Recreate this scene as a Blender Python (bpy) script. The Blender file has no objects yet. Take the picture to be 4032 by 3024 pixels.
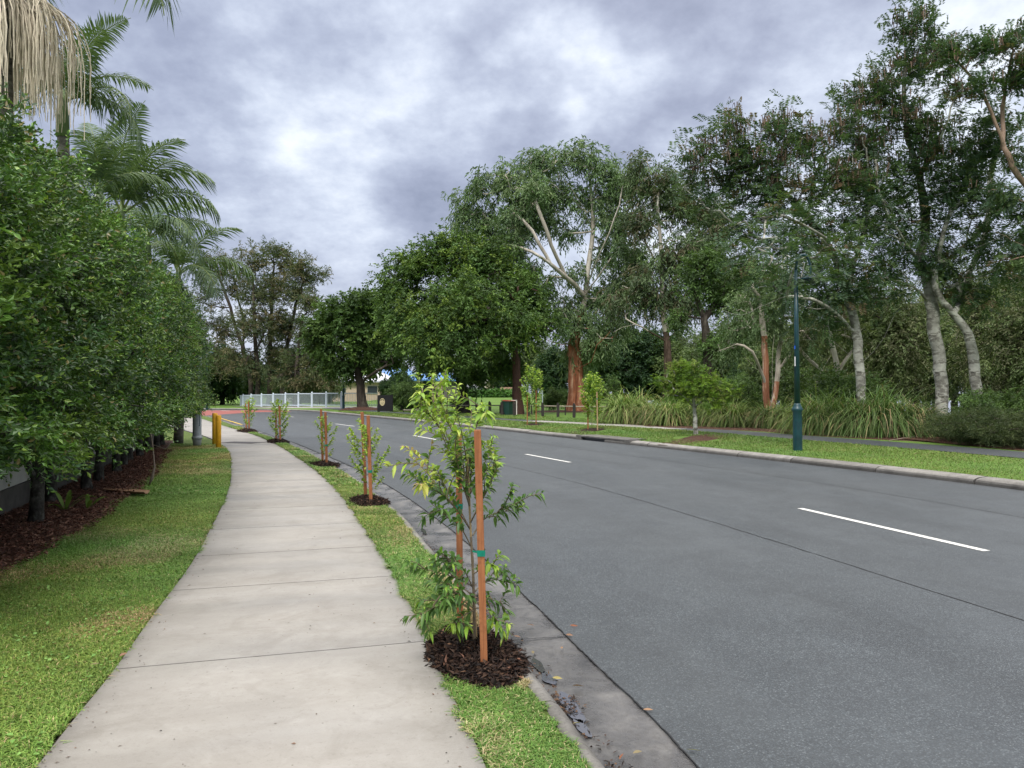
import bpy, math, random
import numpy as np
from math import radians, pi
rng = np.random.default_rng(11)
random.seed(5)
S = bpy.context.scene
COL = S.collection
F, HZ, CX, CZ = 3029.0, 1545.0, 2016.0, 1.72
def G(px, py, z=.12):
    d = (CZ-z)*F/(py-HZ); return np.array([(px-CX)/F*d, d, z])
def W(px, py, d):                      # viewed position at distance d (photo read at 2212 px wide)
    return np.array([(px*1.8228-CX)/F*d, d, CZ-(py*1.8228-HZ)/F*d])
def ss(t):
    t = np.clip(t, 0, 1); return t*t*(3-2*t)
def nz(v):
    v = np.asarray(v, float); return v/np.maximum(np.linalg.norm(v, axis=-1, keepdims=True), 1e-9)
def vnoise(x, y, s=1.0, seed=0):       # value noise, 0..1
    x = np.asarray(x)*s+seed*17.3; y = np.asarray(y)*s+seed*9.1
    xi, yi = np.floor(x), np.floor(y); fx, fy = ss(x-xi), ss(y-yi)
    h = lambda a, b: np.modf(np.abs(np.sin(a*127.1+b*311.7+seed*3.3)*43758.5453))[0]
    return (h(xi, yi)*(1-fx)+h(xi+1, yi)*fx)*(1-fy)+(h(xi, yi+1)*(1-fx)+h(xi+1, yi+1)*fx)*fy

# ------------------------------------------------------------------ mesh builder
class MB:
    def __init__(s): s.v = []; s.f = {3: [], 4: []}; s.c = []; s.m = {3: [], 4: []}; s.n = 0; s.ng = []
    def add(s, v, f, col=None, mi=0):
        v = np.asarray(v, float).reshape(-1, 3); f = np.asarray(f, int)
        s.f[f.shape[1]].append(f+s.n); s.m[f.shape[1]].append(np.full(len(f), mi))
        s.v.append(v); s.n += len(v)
        if col is None: col = np.ones((len(v), 3))
        col = np.asarray(col, float)
        if col.ndim == 1: col = np.tile(col, (len(v), 1))
        s.c.append(col)
    def box(s, c, d, rz=0, mi=0, col=None, taper=1.0, tilt=None):
        x, y, z = np.array(d)/2.
        v = np.array([[-x,-y,-z],[x,-y,-z],[x,y,-z],[-x,y,-z],[-x*taper,-y*taper,z],[x*taper,-y*taper,z],[x*taper,y*taper,z],[-x*taper,y*taper,z]])
        if tilt is not None: v = v@np.array(tilt).T
        ca, sa = math.cos(rz), math.sin(rz)
        v = v@np.array([[ca, sa, 0], [-sa, ca, 0], [0, 0, 1]])+np.array(c)
        s.add(v, [[0,3,2,1],[4,5,6,7],[0,1,5,4],[1,2,6,5],[2,3,7,6],[3,0,4,7]], col, mi)
    def tube(s, P, R, n=8, cap=True, mi=0, col=None, sq=0):
        P = np.asarray(P, float); R = np.broadcast_to(np.asarray(R, float), (len(P),)).copy()
        T = nz(np.gradient(P, axis=0)); t0 = T[0]
        u = np.cross(t0, [0, 0, 1.]) if abs(t0[2]) < .9 else np.cross(t0, [0, 1., 0]); u = nz(u)
        a = np.arange(n)*2*pi/n+(pi/4 if n == 4 else 0); V = []
        for i in range(len(P)):
            u = nz(u-T[i]*np.dot(u, T[i])); w = np.cross(T[i], u)
            V.append(P[i]+R[i]*(np.cos(a)[:, None]*u+np.sin(a)[:, None]*w))
        V = np.concatenate(V); m = len(P); i = np.arange(m-1)[:, None]*n; j = np.arange(n)[None]
        k = (j+1) % n
        Fq = np.stack([i+j, i+k, i+n+k, i+n+j], -1).reshape(-1, 4)
        c = None
        if col is not None:
            c = np.asarray(col, float); c = np.repeat(c, n, 0) if c.ndim == 2 else c
        s.add(V, Fq, c, mi)
        if cap:
            b = s.n-len(V); 
            for o, fl in ((b, 1), (b+(m-1)*n, 0)):
                idx = [o+q for q in range(n)]
                s.ng.append((idx[::-1] if fl else idx, mi))
    def lathe(s, prof, c=(0, 0, 0), n=20, mi=0):
        a = np.arange(n)*2*pi/n; V = np.concatenate([np.stack([r*np.cos(a)+c[0], r*np.sin(a)+c[1], np.full(n, z+c[2])], -1) for r, z in prof])
        m = len(prof); i = np.arange(m-1)[:, None]*n; j = np.arange(n)[None]; k = (j+1) % n
        s.add(V, np.stack([i+j, i+k, i+n+k, i+n+j], -1).reshape(-1, 4), None, mi)
        b = s.n-len(V); s.ng.append(([b+q for q in range(n)][::-1], mi)); s.ng.append(([b+(m-1)*n+q for q in range(n)], mi))
    def grid(s, P, mi=0, col=None):            # P (a,b,3)
        a, b = P.shape[:2]; i = np.arange(a-1)[:, None]*b; j = np.arange(b-1)[None]
        s.add(P.reshape(-1, 3), np.stack([i+j, i+j+1, i+b+j+1, i+b+j], -1).reshape(-1, 4), col, mi)
    def build(s, name, mats, parent=None, smooth=False, loc=None):
        me = bpy.data.meshes.new(name)
        V = np.concatenate(s.v)
        if loc is not None: V = V-np.asarray(loc)
        me.vertices.add(len(V)); me.vertices.foreach_set('co', V.astype(np.float32).ravel())
        L, st, tot, mi = [], [], [], []; o = 0
        for k in (3, 4):
            if s.f[k]:
                f = np.concatenate(s.f[k]); L.append(f.ravel()); st.append(o+np.arange(len(f))*k); tot.append(np.full(len(f), k)); o += f.size
                mi.append(np.concatenate(s.m[k]))
        for idx, m in s.ng:
            L.append(np.array(idx)); st.append(np.array([o])); tot.append(np.array([len(idx)])); mi.append(np.array([m])); o += len(idx)
        L = np.concatenate(L); st = np.concatenate(st); tot = np.concatenate(tot); mi = np.concatenate(mi)
        me.loops.add(len(L)); me.loops.foreach_set('vertex_index', L.astype(np.int32))
        me.polygons.add(len(st)); me.polygons.foreach_set('loop_start', st.astype(np.int32)); me.polygons.foreach_set('loop_total', tot.astype(np.int32))
        me.polygons.foreach_set('material_index', mi.astype(np.int32))
        me.polygons.foreach_set('use_smooth', np.full(len(st), bool(smooth)))
        at = me.attributes.new('col', 'FLOAT_COLOR', 'POINT'); C = np.concatenate(s.c); C4 = np.ones((len(C), 4), np.float32); C4[:, :3] = C
        at.data.foreach_set('color', C4.ravel())
        for m in (mats if isinstance(mats, (list, tuple)) else [mats]): me.materials.append(m)
        me.update(calc_edges=True); me.validate()
        ob = bpy.data.objects.new(name, me); COL.objects.link(ob)
        if parent is not None: ob.parent = parent
        return ob
def tag(o, label=None, cat=None, group=None, kind=None):
    if label: o['label'] = label
    if cat: o['category'] = cat
    if group: o['group'] = group
    if kind: o['kind'] = kind
    return o
def thing(name, label, cat, loc=(0, 0, 0), group=None):
    o = bpy.data.objects.new(name, None); o.empty_display_size = .2; COL.objects.link(o); o.location = loc
    return tag(o, label, cat, group)
def copy_tree(o, parent=None):
    c = o.copy(); COL.objects.link(c)
    if parent is not None: c.parent = parent
    for ch in [x for x in bpy.data.objects if x.parent == o]: copy_tree(ch, c)
    return c

# ------------------------------------------------------------------ materials
class NT:
    def __init__(s, name):
        s.m = bpy.data.materials.new(name); s.m.use_nodes = True; s.t = s.m.node_tree; s.t.nodes.clear()
        s.out = s.n('ShaderNodeOutputMaterial')
    def n(s, typ, **kw):
        nd = s.t.nodes.new(typ)
        for k, v in kw.items(): setattr(nd, k, v)
        return nd
    def put(s, a, b):
        if hasattr(b, 'is_linked') or isinstance(b, bpy.types.NodeSocket): s.t.links.new(b, a)
        else: a.default_value = b if not (isinstance(b, tuple) and len(b) == 3 and a.type == 'RGBA') else (*b, 1)
    def coord(s, which='Object'): return s.n('ShaderNodeTexCoord').outputs[which]
    def mapping(s, v, scale=(1, 1, 1), rot=(0, 0, 0)):
        m = s.n('ShaderNodeMapping'); s.put(m.inputs['Vector'], v); m.inputs['Scale'].default_value = scale; m.inputs['Rotation'].default_value = rot; return m.outputs[0]
    def noise(s, v, scale, detail=4, rough=.55, dist=0.):
        t = s.n('ShaderNodeTexNoise'); s.put(t.inputs['Vector'], v); t.inputs['Scale'].default_value = scale; t.inputs['Detail'].default_value = detail
        t.inputs['Roughness'].default_value = rough; t.inputs['Distortion'].default_value = dist; return t.outputs['Fac']
    def vor(s, v, scale, feat='F1', out='Distance'):
        t = s.n('ShaderNodeTexVoronoi', feature=feat); s.put(t.inputs['Vector'], v); t.inputs['Scale'].default_value = scale; return t.outputs[out]
    def ramp(s, fac, stops):
        r = s.n('ShaderNodeValToRGB'); s.put(r.inputs[0], fac); e = r.color_ramp.elements
        while len(e) < len(stops): e.new(.5)
        for i, (p, c) in enumerate(stops):
            e[i].position = p; e[i].color = (*c, 1) if isinstance(c, tuple) else (c, c, c, 1)
        return r.outputs[0]
    def mix(s, f, a, b, mode='MIX'):
        m = s.n('ShaderNodeMix', data_type='RGBA', blend_type=mode); s.put(m.inputs[0], f); s.put(m.inputs[6], a); s.put(m.inputs[7], b); return m.outputs[2]
    def math(s, op, a, b=0., c=0.):
        m = s.n('ShaderNodeMath', operation=op); s.put(m.inputs[0], a); s.put(m.inputs[1], b)
        if op in ('MULTIPLY_ADD',): s.put(m.inputs[2], c)
        return m.outputs[0]
    def bump(s, h, strength=.3, dist=.01, normal=None):
        b = s.n('ShaderNodeBump'); s.put(b.inputs['Height'], h); b.inputs['Strength'].default_value = strength; b.inputs['Distance'].default_value = dist
        if normal is not None: s.put(b.inputs['Normal'], normal)
        return b.outputs[0]
    def bsdf(s, base, rough=.7, normal=None, spec=.4, metal=0., transl=0., trcol=None):
        p = s.n('ShaderNodeBsdfPrincipled'); s.put(p.inputs['Base Color'], base); s.put(p.inputs['Roughness'], rough)
        p.inputs['Specular IOR Level'].default_value = spec; p.inputs['Metallic'].default_value = metal
        if normal is not None: s.put(p.inputs['Normal'], normal)
        sh = p.outputs[0]
        if transl:
            t = s.n('ShaderNodeBsdfTranslucent'); s.put(t.inputs[0], trcol if trcol is not None else base)
            x = s.n('ShaderNodeMixShader'); x.inputs[0].default_value = transl; s.put(x.inputs[1], sh); s.put(x.inputs[2], t.outputs[0]); sh = x.outputs[0]
        s.t.links.new(sh, s.out.inputs[0]); return s.m
LK = 1.45
def m_leaf(name, rough=.5, transl=.25, spec=.35):
    t = NT(name); a = t.n('ShaderNodeAttribute', attribute_name='col').outputs['Color']; vs = t.n('ShaderNodeVectorMath', operation='SCALE'); t.put(vs.inputs[0], a); vs.inputs['Scale'].default_value = LK; a = vs.outputs[0]
    tr = t.mix(.5, a, (.16, .26, .02))
    return t.bsdf(a, rough, None, spec, transl=transl, trcol=tr)
def m_attr(name, rough=.85, spec=.2):
    t = NT(name); return t.bsdf(t.n('ShaderNodeAttribute', attribute_name='col').outputs['Color'], rough, None, spec)
def m_bark(name, c1, c2, c3, sc=6, zs=.25, rough=.9, bump=.6, lo=.35, hi=.65, bd=.03):
    t = NT(name); v = t.mapping(t.coord(), (1, 1, zs)); a = t.noise(v, sc, 6, .65, .4); b = t.noise(t.coord(), sc*.35, 3)
    c = t.ramp(a, [(lo, c1), (.5, c2), (hi, c3)]); c = t.mix(t.ramp(b, [(.4, 0.), (.62, .75)]), c, t.mix(.5, c1, c2))
    return t.bsdf(c, rough, t.bump(t.noise(v, sc*2.5, 5), bump, bd), .2)
def m_plain(name, c, rough=.5, var=.25, sc=8, spec=.4, metal=0., bump=.1):
    t = NT(name); n = t.noise(t.coord(), sc, 5, .6)
    dk = tuple(x*(1-var) for x in c); lt = tuple(min(1, x*(1+var)) for x in c)
    return t.bsdf(t.ramp(n, [(.3, dk), (.7, lt)]), rough, t.bump(t.noise(t.coord(), sc*8, 3), bump, .004), spec, metal)

def mk_concrete():
    t = NT('footpath_concrete'); o = t.coord()
    v = t.mapping(o, (1, 1, 1), (0, 0, -.28))
    n1 = t.noise(t.mapping(v, (.5, 2.2, 1)), 1.1, 6, .62, .3); n2 = t.noise(o, 9, 6, .7); n3 = t.noise(o, 120, 3, .7); n4 = t.noise(t.mapping(v, (.35, 1.6, 1)), .8, 4, .6)
    c = t.ramp(n1, [(.22, (.25, .237, .222)), (.5, (.315, .303, .288)), (.74, (.35, .341, .33))])
    c = t.mix(t.ramp(n2, [(.42, .0), (.75, .35)]), c, (.23, .213, .195)); c = t.mix(t.ramp(n3, [(.45, 0.), (.8, .35)]), c, (.24, .22, .20))
    n5 = t.noise(o, 2.3, 7, .72, .8); c = t.mix(t.ramp(n5, [(.50, 0.), (.64, .38)]), c, (.20, .185, .165))
    n6 = t.noise(o, 34, 5, .75); c = t.mix(t.ramp(n6, [(.56, 0.), (.70, .45)]), c, (.17, .155, .14)); n7 = t.noise(o, 5, 4, .7, .5); c = t.mix(t.ramp(n7, [(.55, 0.), (.75, .35)]), c, (.42, .41, .40))
    sp_ = t.vor(o, 9); c = t.mix(t.ramp(sp_, [(.03, .8), (.055, 0.)]), c, (.10, .085, .07))
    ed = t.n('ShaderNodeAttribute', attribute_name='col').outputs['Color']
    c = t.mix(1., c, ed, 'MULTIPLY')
    r = t.ramp(n4, [(.42, .62), (.66, .34)])
    return t.bsdf(c, r, t.bump(t.math('ADD', n3, t.math('MULTIPLY', n2, .6)), .22, .004), .5)
def mk_asphalt(name='asphalt', k=1., damp=.0):
    t = NT(name); o = t.coord()
    ag = t.vor(o, 105); col = t.vor(o, 105, 'F1', 'Color'); n1 = t.noise(t.mapping(o, (1, .35, 1), (0, 0, -.35)), .7, 5, .6); n2 = t.noise(o, 2.2, 6, .65); n3 = t.noise(o, 260, 2)
    sep = t.n('ShaderNodeSeparateColor'); t.put(sep.inputs[0], col)
    stone = t.ramp(sep.outputs[0], [(.0, (.024*k, .030*k, .038*k)), (.5, (.066*k, .082*k, .098*k)), (.88, (.13*k, .155*k, .175*k)), (1., (.22*k, .25*k, .27*k))])
    c = t.mix(t.ramp(ag, [(.25, 0.), (.6, .8)]), stone, (.034*k, .039*k, .046*k))
    c = t.mix(t.ramp(n1, [(.3, .0), (.75, .45)]), c, (.105*k, .118*k, .128*k)); c = t.mix(t.ramp(n2, [(.42, 0.), (.7, .45)]), c, (.040*k, .046*k, .054*k))
    wr = t.n('ShaderNodeAttribute', attribute_name='col').outputs['Color']; c = t.mix(1., c, wr, 'MULTIPLY'); n8 = t.noise(t.mapping(o, (1, .5, 1), (0, 0, -.3)), 1.6, 7, .7, 1.); c = t.mix(t.ramp(n8, [(.52, 0.), (.68, .22)]), c, (.105*k, .122*k, .138*k))
    r = t.ramp(n1, [(.3, .50-damp), (.7, .64-damp)])
    return t.bsdf(c, r, t.bump(t.math('ADD', t.math('MULTIPLY', ag, -1.), n3), .55, .006), .55)
def mk_gutter():
    t = NT('gutter_concrete'); o = t.coord(); n1 = t.noise(o, 3, 6, .65, .4); n2 = t.noise(o, 30, 4, .7); n3 = t.noise(o, 150, 2)
    c = t.ramp(n1, [(.3, (.06, .059, .062)), (.5, (.105, .103, .105)), (.72, (.17, .166, .162))]); c = t.mix(t.ramp(n2, [(.45, 0.), (.7, .5)]), c, (.06, .055, .05))
    att = t.n('ShaderNodeAttribute', attribute_name='col').outputs['Color']; c = t.mix(1., c, att, 'MULTIPLY')
    return t.bsdf(c, t.ramp(n1, [(.35, .16), (.62, .5)]), t.bump(t.math('ADD', n2, n3), .4, .006), .5)
def mk_kerb():
    t = NT('kerb_concrete'); o = t.coord(); n1 = t.noise(o, 4, 6, .7, .4); n2 = t.noise(o, 45, 4, .7)
    c = t.ramp(n1, [(.3, (.17, .163, .15)), (.5, (.28, .268, .25)), (.72, (.38, .365, .345))]); c = t.mix(t.ramp(n2, [(.48, 0.), (.7, .55)]), c, (.10, .095, .09))
    att = t.n('ShaderNodeAttribute', attribute_name='col').outputs['Color']; c = t.mix(1., c, att, 'MULTIPLY')
    return t.bsdf(c, .7, t.bump(n2, .4, .008), .4)
def mk_lawn(name, a, b, dry, fine=60):
    t = NT(name); o = t.coord(); n1 = t.noise(o, .35, 5, .6); n2 = t.noise(o, 3, 5, .65); n3 = t.noise(o, fine, 4, .75)
    c = t.mix(t.ramp(n1, [(.35, 0.), (.65, 1.)]), a, b); c = t.mix(t.ramp(n2, [(.5, 0.), (.75, .6)]), c, dry)
    c = t.mix(t.ramp(n3, [(.35, .75), (.6, 0.)]), c, tuple(x*.35 for x in a))
    return t.bsdf(c, .85, t.bump(n3, .8, .03), .2)
def mk_mulchbed(name, dark=1.):
    t = NT(name); o = t.coord(); v = t.vor(t.mapping(o, (1, 2.2, 1)), 38, 'F1', 'Color'); d = t.vor(t.mapping(o, (1, 2.2, 1)), 38)
    sep = t.n('ShaderNodeSeparateColor'); t.put(sep.inputs[0], v)
    c = t.ramp(sep.outputs[0], [(0., (.02*dark, .010*dark, .007*dark)), (.5, (.075*dark, .032*dark, .02*dark)), (.9, (.14*dark, .07*dark, .045*dark)), (1., (.25*dark, .16*dark, .11*dark))])
    return t.bsdf(c, .8, t.bump(t.math('MULTIPLY', d, -1.), 1., .03), .25)
M = {}
M['path'] = mk_concrete(); M['asphalt'] = mk_asphalt('asphalt', .90); M['asphalt_patch'] = mk_asphalt('asphalt_patch', .72, .06); M['asphalt_path'] = mk_asphalt('asphalt_footway', .62)
M['gutter'] = mk_gutter(); M['kerb'] = mk_kerb()
M['lawn'] = mk_lawn('lawn_ground', (.09, .14, .03), (.12, .18, .04), (.18, .16, .07)); M['park'] = mk_lawn('park_grass', (.11, .20, .035), (.135, .235, .042), (.155, .21, .06), 14)
M['soil'] = m_plain('soil', (.05, .04, .03), .9, .4, 5)
M['bed'] = mk_mulchbed('bark_mulch_bed', 1.1); M['darkmulch'] = mk_mulchbed('dark_mulch', .42)
M['leaf'] = m_leaf('leaf', .55, .22); M['gleaf'] = m_leaf('glossy_leaf', .33, .15, .5); M['yleaf'] = m_leaf('young_leaf', .4, .35, .4); M['blade'] = m_leaf('grass_blade', .55, .3)
M['chip'] = m_attr('bark_chip', .7, .3)
M['b_fig'] = m_bark('bark_dark', (.025, .02, .016), (.06, .05, .04), (.12, .105, .085))
M['b_red'] = m_bark('bark_peeling_red', (.10, .035, .02), (.32, .12, .06), (.52, .33, .22), 3.2, .10, .85, .8, .34, .62, .06)
M['b_paper'] = m_bark('bark_paper', (.20, .07, .04), (.40, .19, .11), (.62, .50, .41), 4, .08, .85, .6, .36, .60, .04)
M['b_white'] = m_bark('bark_smooth_white', (.30, .26, .21), (.52, .47, .40), (.68, .63, .56), 1.6, .3, .7, .15, .34, .6)
M['b_grey'] = m_bark('bark_grey_lichen', (.045, .042, .036), (.30, .29, .25), (.50, .50, .44), 3.2, 1.9, .9, .5, .33, .50)
M['b_brown'] = m_bark('bark_brown', (.035, .024, .018), (.09, .06, .045), (.16, .115, .09), 5, .2)
M['b_sheoak'] = m_bark('bark_sheoak', (.03, .024, .02), (.075, .06, .05), (.13, .11, .095), 4, .3)
M['b_hedge'] = m_bark('bark_hedge', (.018, .017, .014), (.05, .048, .04), (.20, .195, .17), 9, .8, .9, .5, .40, .72)
M['stem'] = m_plain('sapling_stem', (.17, .13, .085), .7, .35, 30)
M['cane'] = m_plain('bamboo_cane', (.36, .26, .13), .5, .2, 40)
def mk_wood(name, a, b):
    t = NT(name); v = t.mapping(t.coord(), (30, 30, 1.6)); n = t.noise(v, 2, 6, .7, .5); n2 = t.noise(t.coord(), 3, 3)
    c = t.ramp(n, [(.3, a), (.65, b)]); c = t.mix(t.ramp(n2, [(.45, 0.), (.8, .45)]), c, tuple(x*.55 for x in a)); kn = t.vor(t.mapping(t.coord(), (1, 1, .35)), 7); c = t.mix(t.ramp(kn, [(.06, .75), (.16, 0.)]), c, tuple(x*.4 for x in a)); n3 = t.noise(t.coord(), 26, 4, .7); c = t.mix(t.ramp(n3, [(.52, 0.), (.7, .4)]), c, tuple(x*.5 for x in a)); return t.bsdf(c, .65, t.bump(n, .35, .003), .35)
M['stake'] = mk_wood('stake_hardwood', (.22, .075, .028), (.42, .17, .07)); M['paling'] = mk_wood('timber_palings', (.42, .25, .17), (.58, .38, .27)); M['pale_stake'] = mk_wood('pale_stake', (.35, .22, .12), (.5, .35, .2))
M['oldpost'] = mk_wood('weathered_post', (.018, .015, .013), (.055, .048, .042)); M['lograil'] = mk_wood('pale_rail', (.28, .24, .19), (.44, .38, .30))
M['tie'] = m_plain('green_tie', (.0, .20, .13), .45, .2, 40)
M['yellow'] = m_plain('yellow_paint', (.90, .45, .03), .5, .22, 14, .4)
M['lampgreen'] = m_plain('dark_green_paint', (.008, .045, .055), .38, .35, 4, .5)
M['greypaint'] = m_plain('grey_pipe_paint', (.30, .33, .35), .45, .15, 8)
M['fence'] = m_plain('pale_grey_metal', (.55, .62, .70), .45, .1, 6); M['bar'] = m_plain('railing_bar', (.36, .42, .44), .5, .1, 6)
M['white'] = m_plain('white_line_paint', (.60, .60, .58), .6, .28, 26); M['yline'] = m_plain('yellow_line_paint', (.62, .42, .08), .6, .2, 20)
M['redroad'] = m_plain('red_road_coating', (.26, .085, .075), .7, .18, 3, .3)
M['seal'] = m_plain('bitumen_joint', (.012, .012, .013), .5, .3, 20); M['pit'] = m_plain('pit_lid', (.05, .045, .045), .6, .3, 20)
M['wallpanel'] = m_plain('wall_render', (.42, .42, .38), .85, .22, 2.2); M['plinth'] = m_plain('wall_plinth', (.085, .08, .07), .9, .3, 5)
M['bingreen'] = m_plain('bin_green_plastic', (.012, .05, .035), .4, .1, 6); M['binred'] = m_plain('bin_red_lid', (.26, .02, .02), .4, .1, 6); M['tyre'] = m_plain('black_rubber', (.012, .012, .013), .7, .2, 20)
M['signdark'] = m_plain('dark_sign_timber', (.010, .010, .011), .6, .3, 6); M['signcream'] = m_plain('cream_emblem', (.68, .58, .34), .6, .1, 20); M['signmark'] = m_plain('dark_emblem', (.03, .03, .02), .6, .1, 20)
M['bluroof'] = m_plain('blue_metal_roof', (.10, .24, .52), .4, .08, 2, .5); M['paleroof'] = m_plain('pale_metal_roof', (.62, .64, .72), .4, .06, 2, .5); M['grayroof'] = m_plain('grey_tile_roof', (.12, .125, .15), .6, .25, 8); M['redroof'] = m_plain('brown_tile_roof', (.16, .06, .045), .7, .2, 8)
M['cream'] = m_plain('cream_render', (.60, .47, .37), .85, .08, 3); M['dark'] = m_plain('dark_opening', (.012, .013, .016), .3, .2, 4, .5); M['garage'] = m_plain('garage_door', (.12, .11, .11), .6, .1, 3); M['fascia'] = m_plain('pale_fascia', (.66, .63, .56), .6, .06, 4)
M['glass'] = m_plain('window_glass', (.04, .05, .06), .12, .1, 3, .7); M['vanwhite'] = m_plain('white_vehicle_paint', (.68, .70, .73), .3, .05, 4, .5)
M['sheath'] = m_plain('dry_palm_sheath', (.34, .21, .13), .7, .3, 12); M['twig'] = m_plain('dead_twig', (.24, .19, .15), .8, .3, 20)
M['palmtrunk'] = m_bark('palm_trunk', (.06, .055, .045), (.15, .14, .12), (.26, .25, .22), 3, 3.0); M['crownshaft'] = m_plain('crownshaft', (.16, .22, .10), .4, .2, 3)
M['infl'] = m_plain('palm_flower_strings', (.66, .57, .45), .8, .18, 20)
M['stickerw'] = m_plain('white_sticker', (.75, .75, .75), .5, .05, 9); M['stickerb'] = m_plain('blue_sticker', (.03, .12, .6), .5, .05, 9)
def mk_water(name='pond_water', c=(.02, .025, .025), me=0.):
    t = NT(name); return t.bsdf(c, .04, t.bump(t.noise(t.coord(), 1.2, 3), .08, .05), .8, me)
M['water'] = mk_water(); M['puddle'] = mk_water('gutter_puddle', (.13, .13, .145), .6)  # puddle's sky reflection strengthened by a paler, part-metallic colour

# ------------------------------------------------------------------ camera, sky, light
cam = bpy.data.cameras.new('camera'); co = bpy.data.objects.new('camera', cam); COL.objects.link(co)
cam.sensor_width = 36.; cam.lens = 36.*F/4032; cam.shift_y = (HZ-1512)/4032; cam.clip_end = 3000; cam.clip_start = .05
co.location = (0, 0, CZ); co.rotation_euler = (pi/2, 0, 0); S.camera = co
def dirof(px, py): return nz(np.array([(px*1.8228-CX)/F, 1, -(py*1.8228-HZ)/F]))
def make_world():
    w = bpy.data.worlds.new('World'); S.world = w; w.use_nodes = True; t = w.node_tree; t.nodes.clear()
    h = NT.__new__(NT); h.t = t
    out = h.n('ShaderNodeOutputWorld'); bg = h.n('ShaderNodeBackground'); t.links.new(bg.outputs[0], out.inputs[0])
    sky = h.n('ShaderNodeTexSky', sky_type='NISHITA'); sky.sun_disc = False; sky.sun_elevation = radians(52); sky.sun_rotation = radians(15); sky.dust_density = 3
    d = h.coord('Generated'); sp = h.n('ShaderNodeSeparateXYZ'); h.put(sp.inputs[0], d)
    zz = h.math('ADD', h.math('MAXIMUM', sp.outputs[2], 0.), 0.42)
    cv = h.n('ShaderNodeCombineXYZ'); h.put(cv.inputs[0], h.math('DIVIDE', sp.outputs[0], zz)); h.put(cv.inputs[1], h.math('DIVIDE', sp.outputs[1], zz)); cv.inputs[2].default_value = SKYSEED
    v = cv.outputs[0]
    n1 = h.noise(v, 1.9, 8, .58, .08); n2 = h.noise(v, 5.2, 10, .62, .0)
    dens = h.math('ADD', h.math('MULTIPLY', n1, .62), h.math('MULTIPLY', n2, .38))
    # thinner, brighter openings in the cloud
    acc = None
    for (px, py, r, a) in ((1225, 165, .06, .11), (900, 60, .11, .07), (740, 260, .09, .05), (1400, 110, .06, .09), (2000, 280, .3, .08), (1100, 20, .15, .0), (560, 330, .22, -.07), (960, 260, .12, -.06), (1330, 260, .12, -.05), (400, 210, .14, -.04), (1560, 90, .16, -.05), (560, 500, .2, .06)):
        dd = dirof(px, py); vd = h.n('ShaderNodeVectorMath', operation='DISTANCE')
        nv = h.n('ShaderNodeTexNoise'); h.put(nv.inputs['Vector'], d); nv.inputs['Scale'].default_value = 7; nv.inputs['Detail'].default_value = 4
        off = h.n('ShaderNodeVectorMath', operation='MULTIPLY_ADD'); h.put(off.inputs[0], nv.outputs['Color']); off.inputs[1].default_value = (.30,)*3; h.put(off.inputs[2], d)
        h.put(vd.inputs[0], off.outputs[0]); vd.inputs[1].default_value = tuple(dd+.15)
        g = h.n('ShaderNodeMapRange', interpolation_type='SMOOTHERSTEP'); h.put(g.inputs[0], vd.outputs['Value']); g.inputs[1].default_value = 0; g.inputs[2].default_value = r*1.5; g.inputs[3].default_value = a; g.inputs[4].default_value = 0
        acc = g.outputs[0] if acc is None else h.math('ADD', acc, g.outputs[0])
    dens = h.math('ADD', dens, acc)
    c = h.ramp(dens, [(.35, (.25, .29, .41)), (.43, (.34, .385, .52)), (.495, (.445, .50, .64)), (.56, (.60, .665, .80)), (.65, (.86, .92, 1.0))])
    hz = h.n('ShaderNodeMapRange', interpolation_type='SMOOTHSTEP'); h.put(hz.inputs[0], sp.outputs[2]); hz.inputs[1].default_value = .0; hz.inputs[2].default_value = .22; hz.inputs[3].default_value = .65; hz.inputs[4].default_value = 0
    c = h.mix(hz.outputs[0], c, (.50, .54, .67))
    up = h.n('ShaderNodeMapRange', interpolation_type='SMOOTHSTEP'); h.put(up.inputs[0], sp.outputs[2]); up.inputs[1].default_value = .45; up.inputs[2].default_value = .95
    c = h.mix(up.outputs[0], c, (ZEN*1.0, ZEN*.96, ZEN*.90))
    sk = h.n('ShaderNodeVectorMath', operation='SCALE'); h.put(sk.inputs[0], sky.outputs[0]); sk.inputs['Scale'].default_value = .08
    c = h.mix(.93, sk.outputs[0], c)
    fin = h.n('ShaderNodeVectorMath', operation='SCALE'); h.put(fin.inputs[0], c); fin.inputs['Scale'].default_value = 10.
    h.put(bg.inputs[0], fin.outputs[0]); bg.inputs[1].default_value = .1
SKYSEED, ZEN = 3.7, 2.9
make_world()
sl = bpy.data.lights.new('sun', 'SUN'); sl.energy = 1.9; sl.angle = radians(10); sl.color = (1, .96, .9); so = bpy.data.objects.new('sun', sl); COL.objects.link(so); so.rotation_euler = (radians(38), 0, radians(-15))
S.view_settings.view_transform = 'Standard'; S.view_settings.look = 'None'; S.view_settings.exposure = .25; S.view_settings.gamma = 1
S.cycles.max_bounces = 6; S.cycles.diffuse_bounces = 3; S.cycles.glossy_bounces = 3; S.cycles.transmission_bounces = 4; S.cycles.transparent_max_bounces = 4
S.cycles.use_denoising = True; S.cycles.sample_clamp_indirect = 4
S.render.use_persistent_data = False

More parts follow.
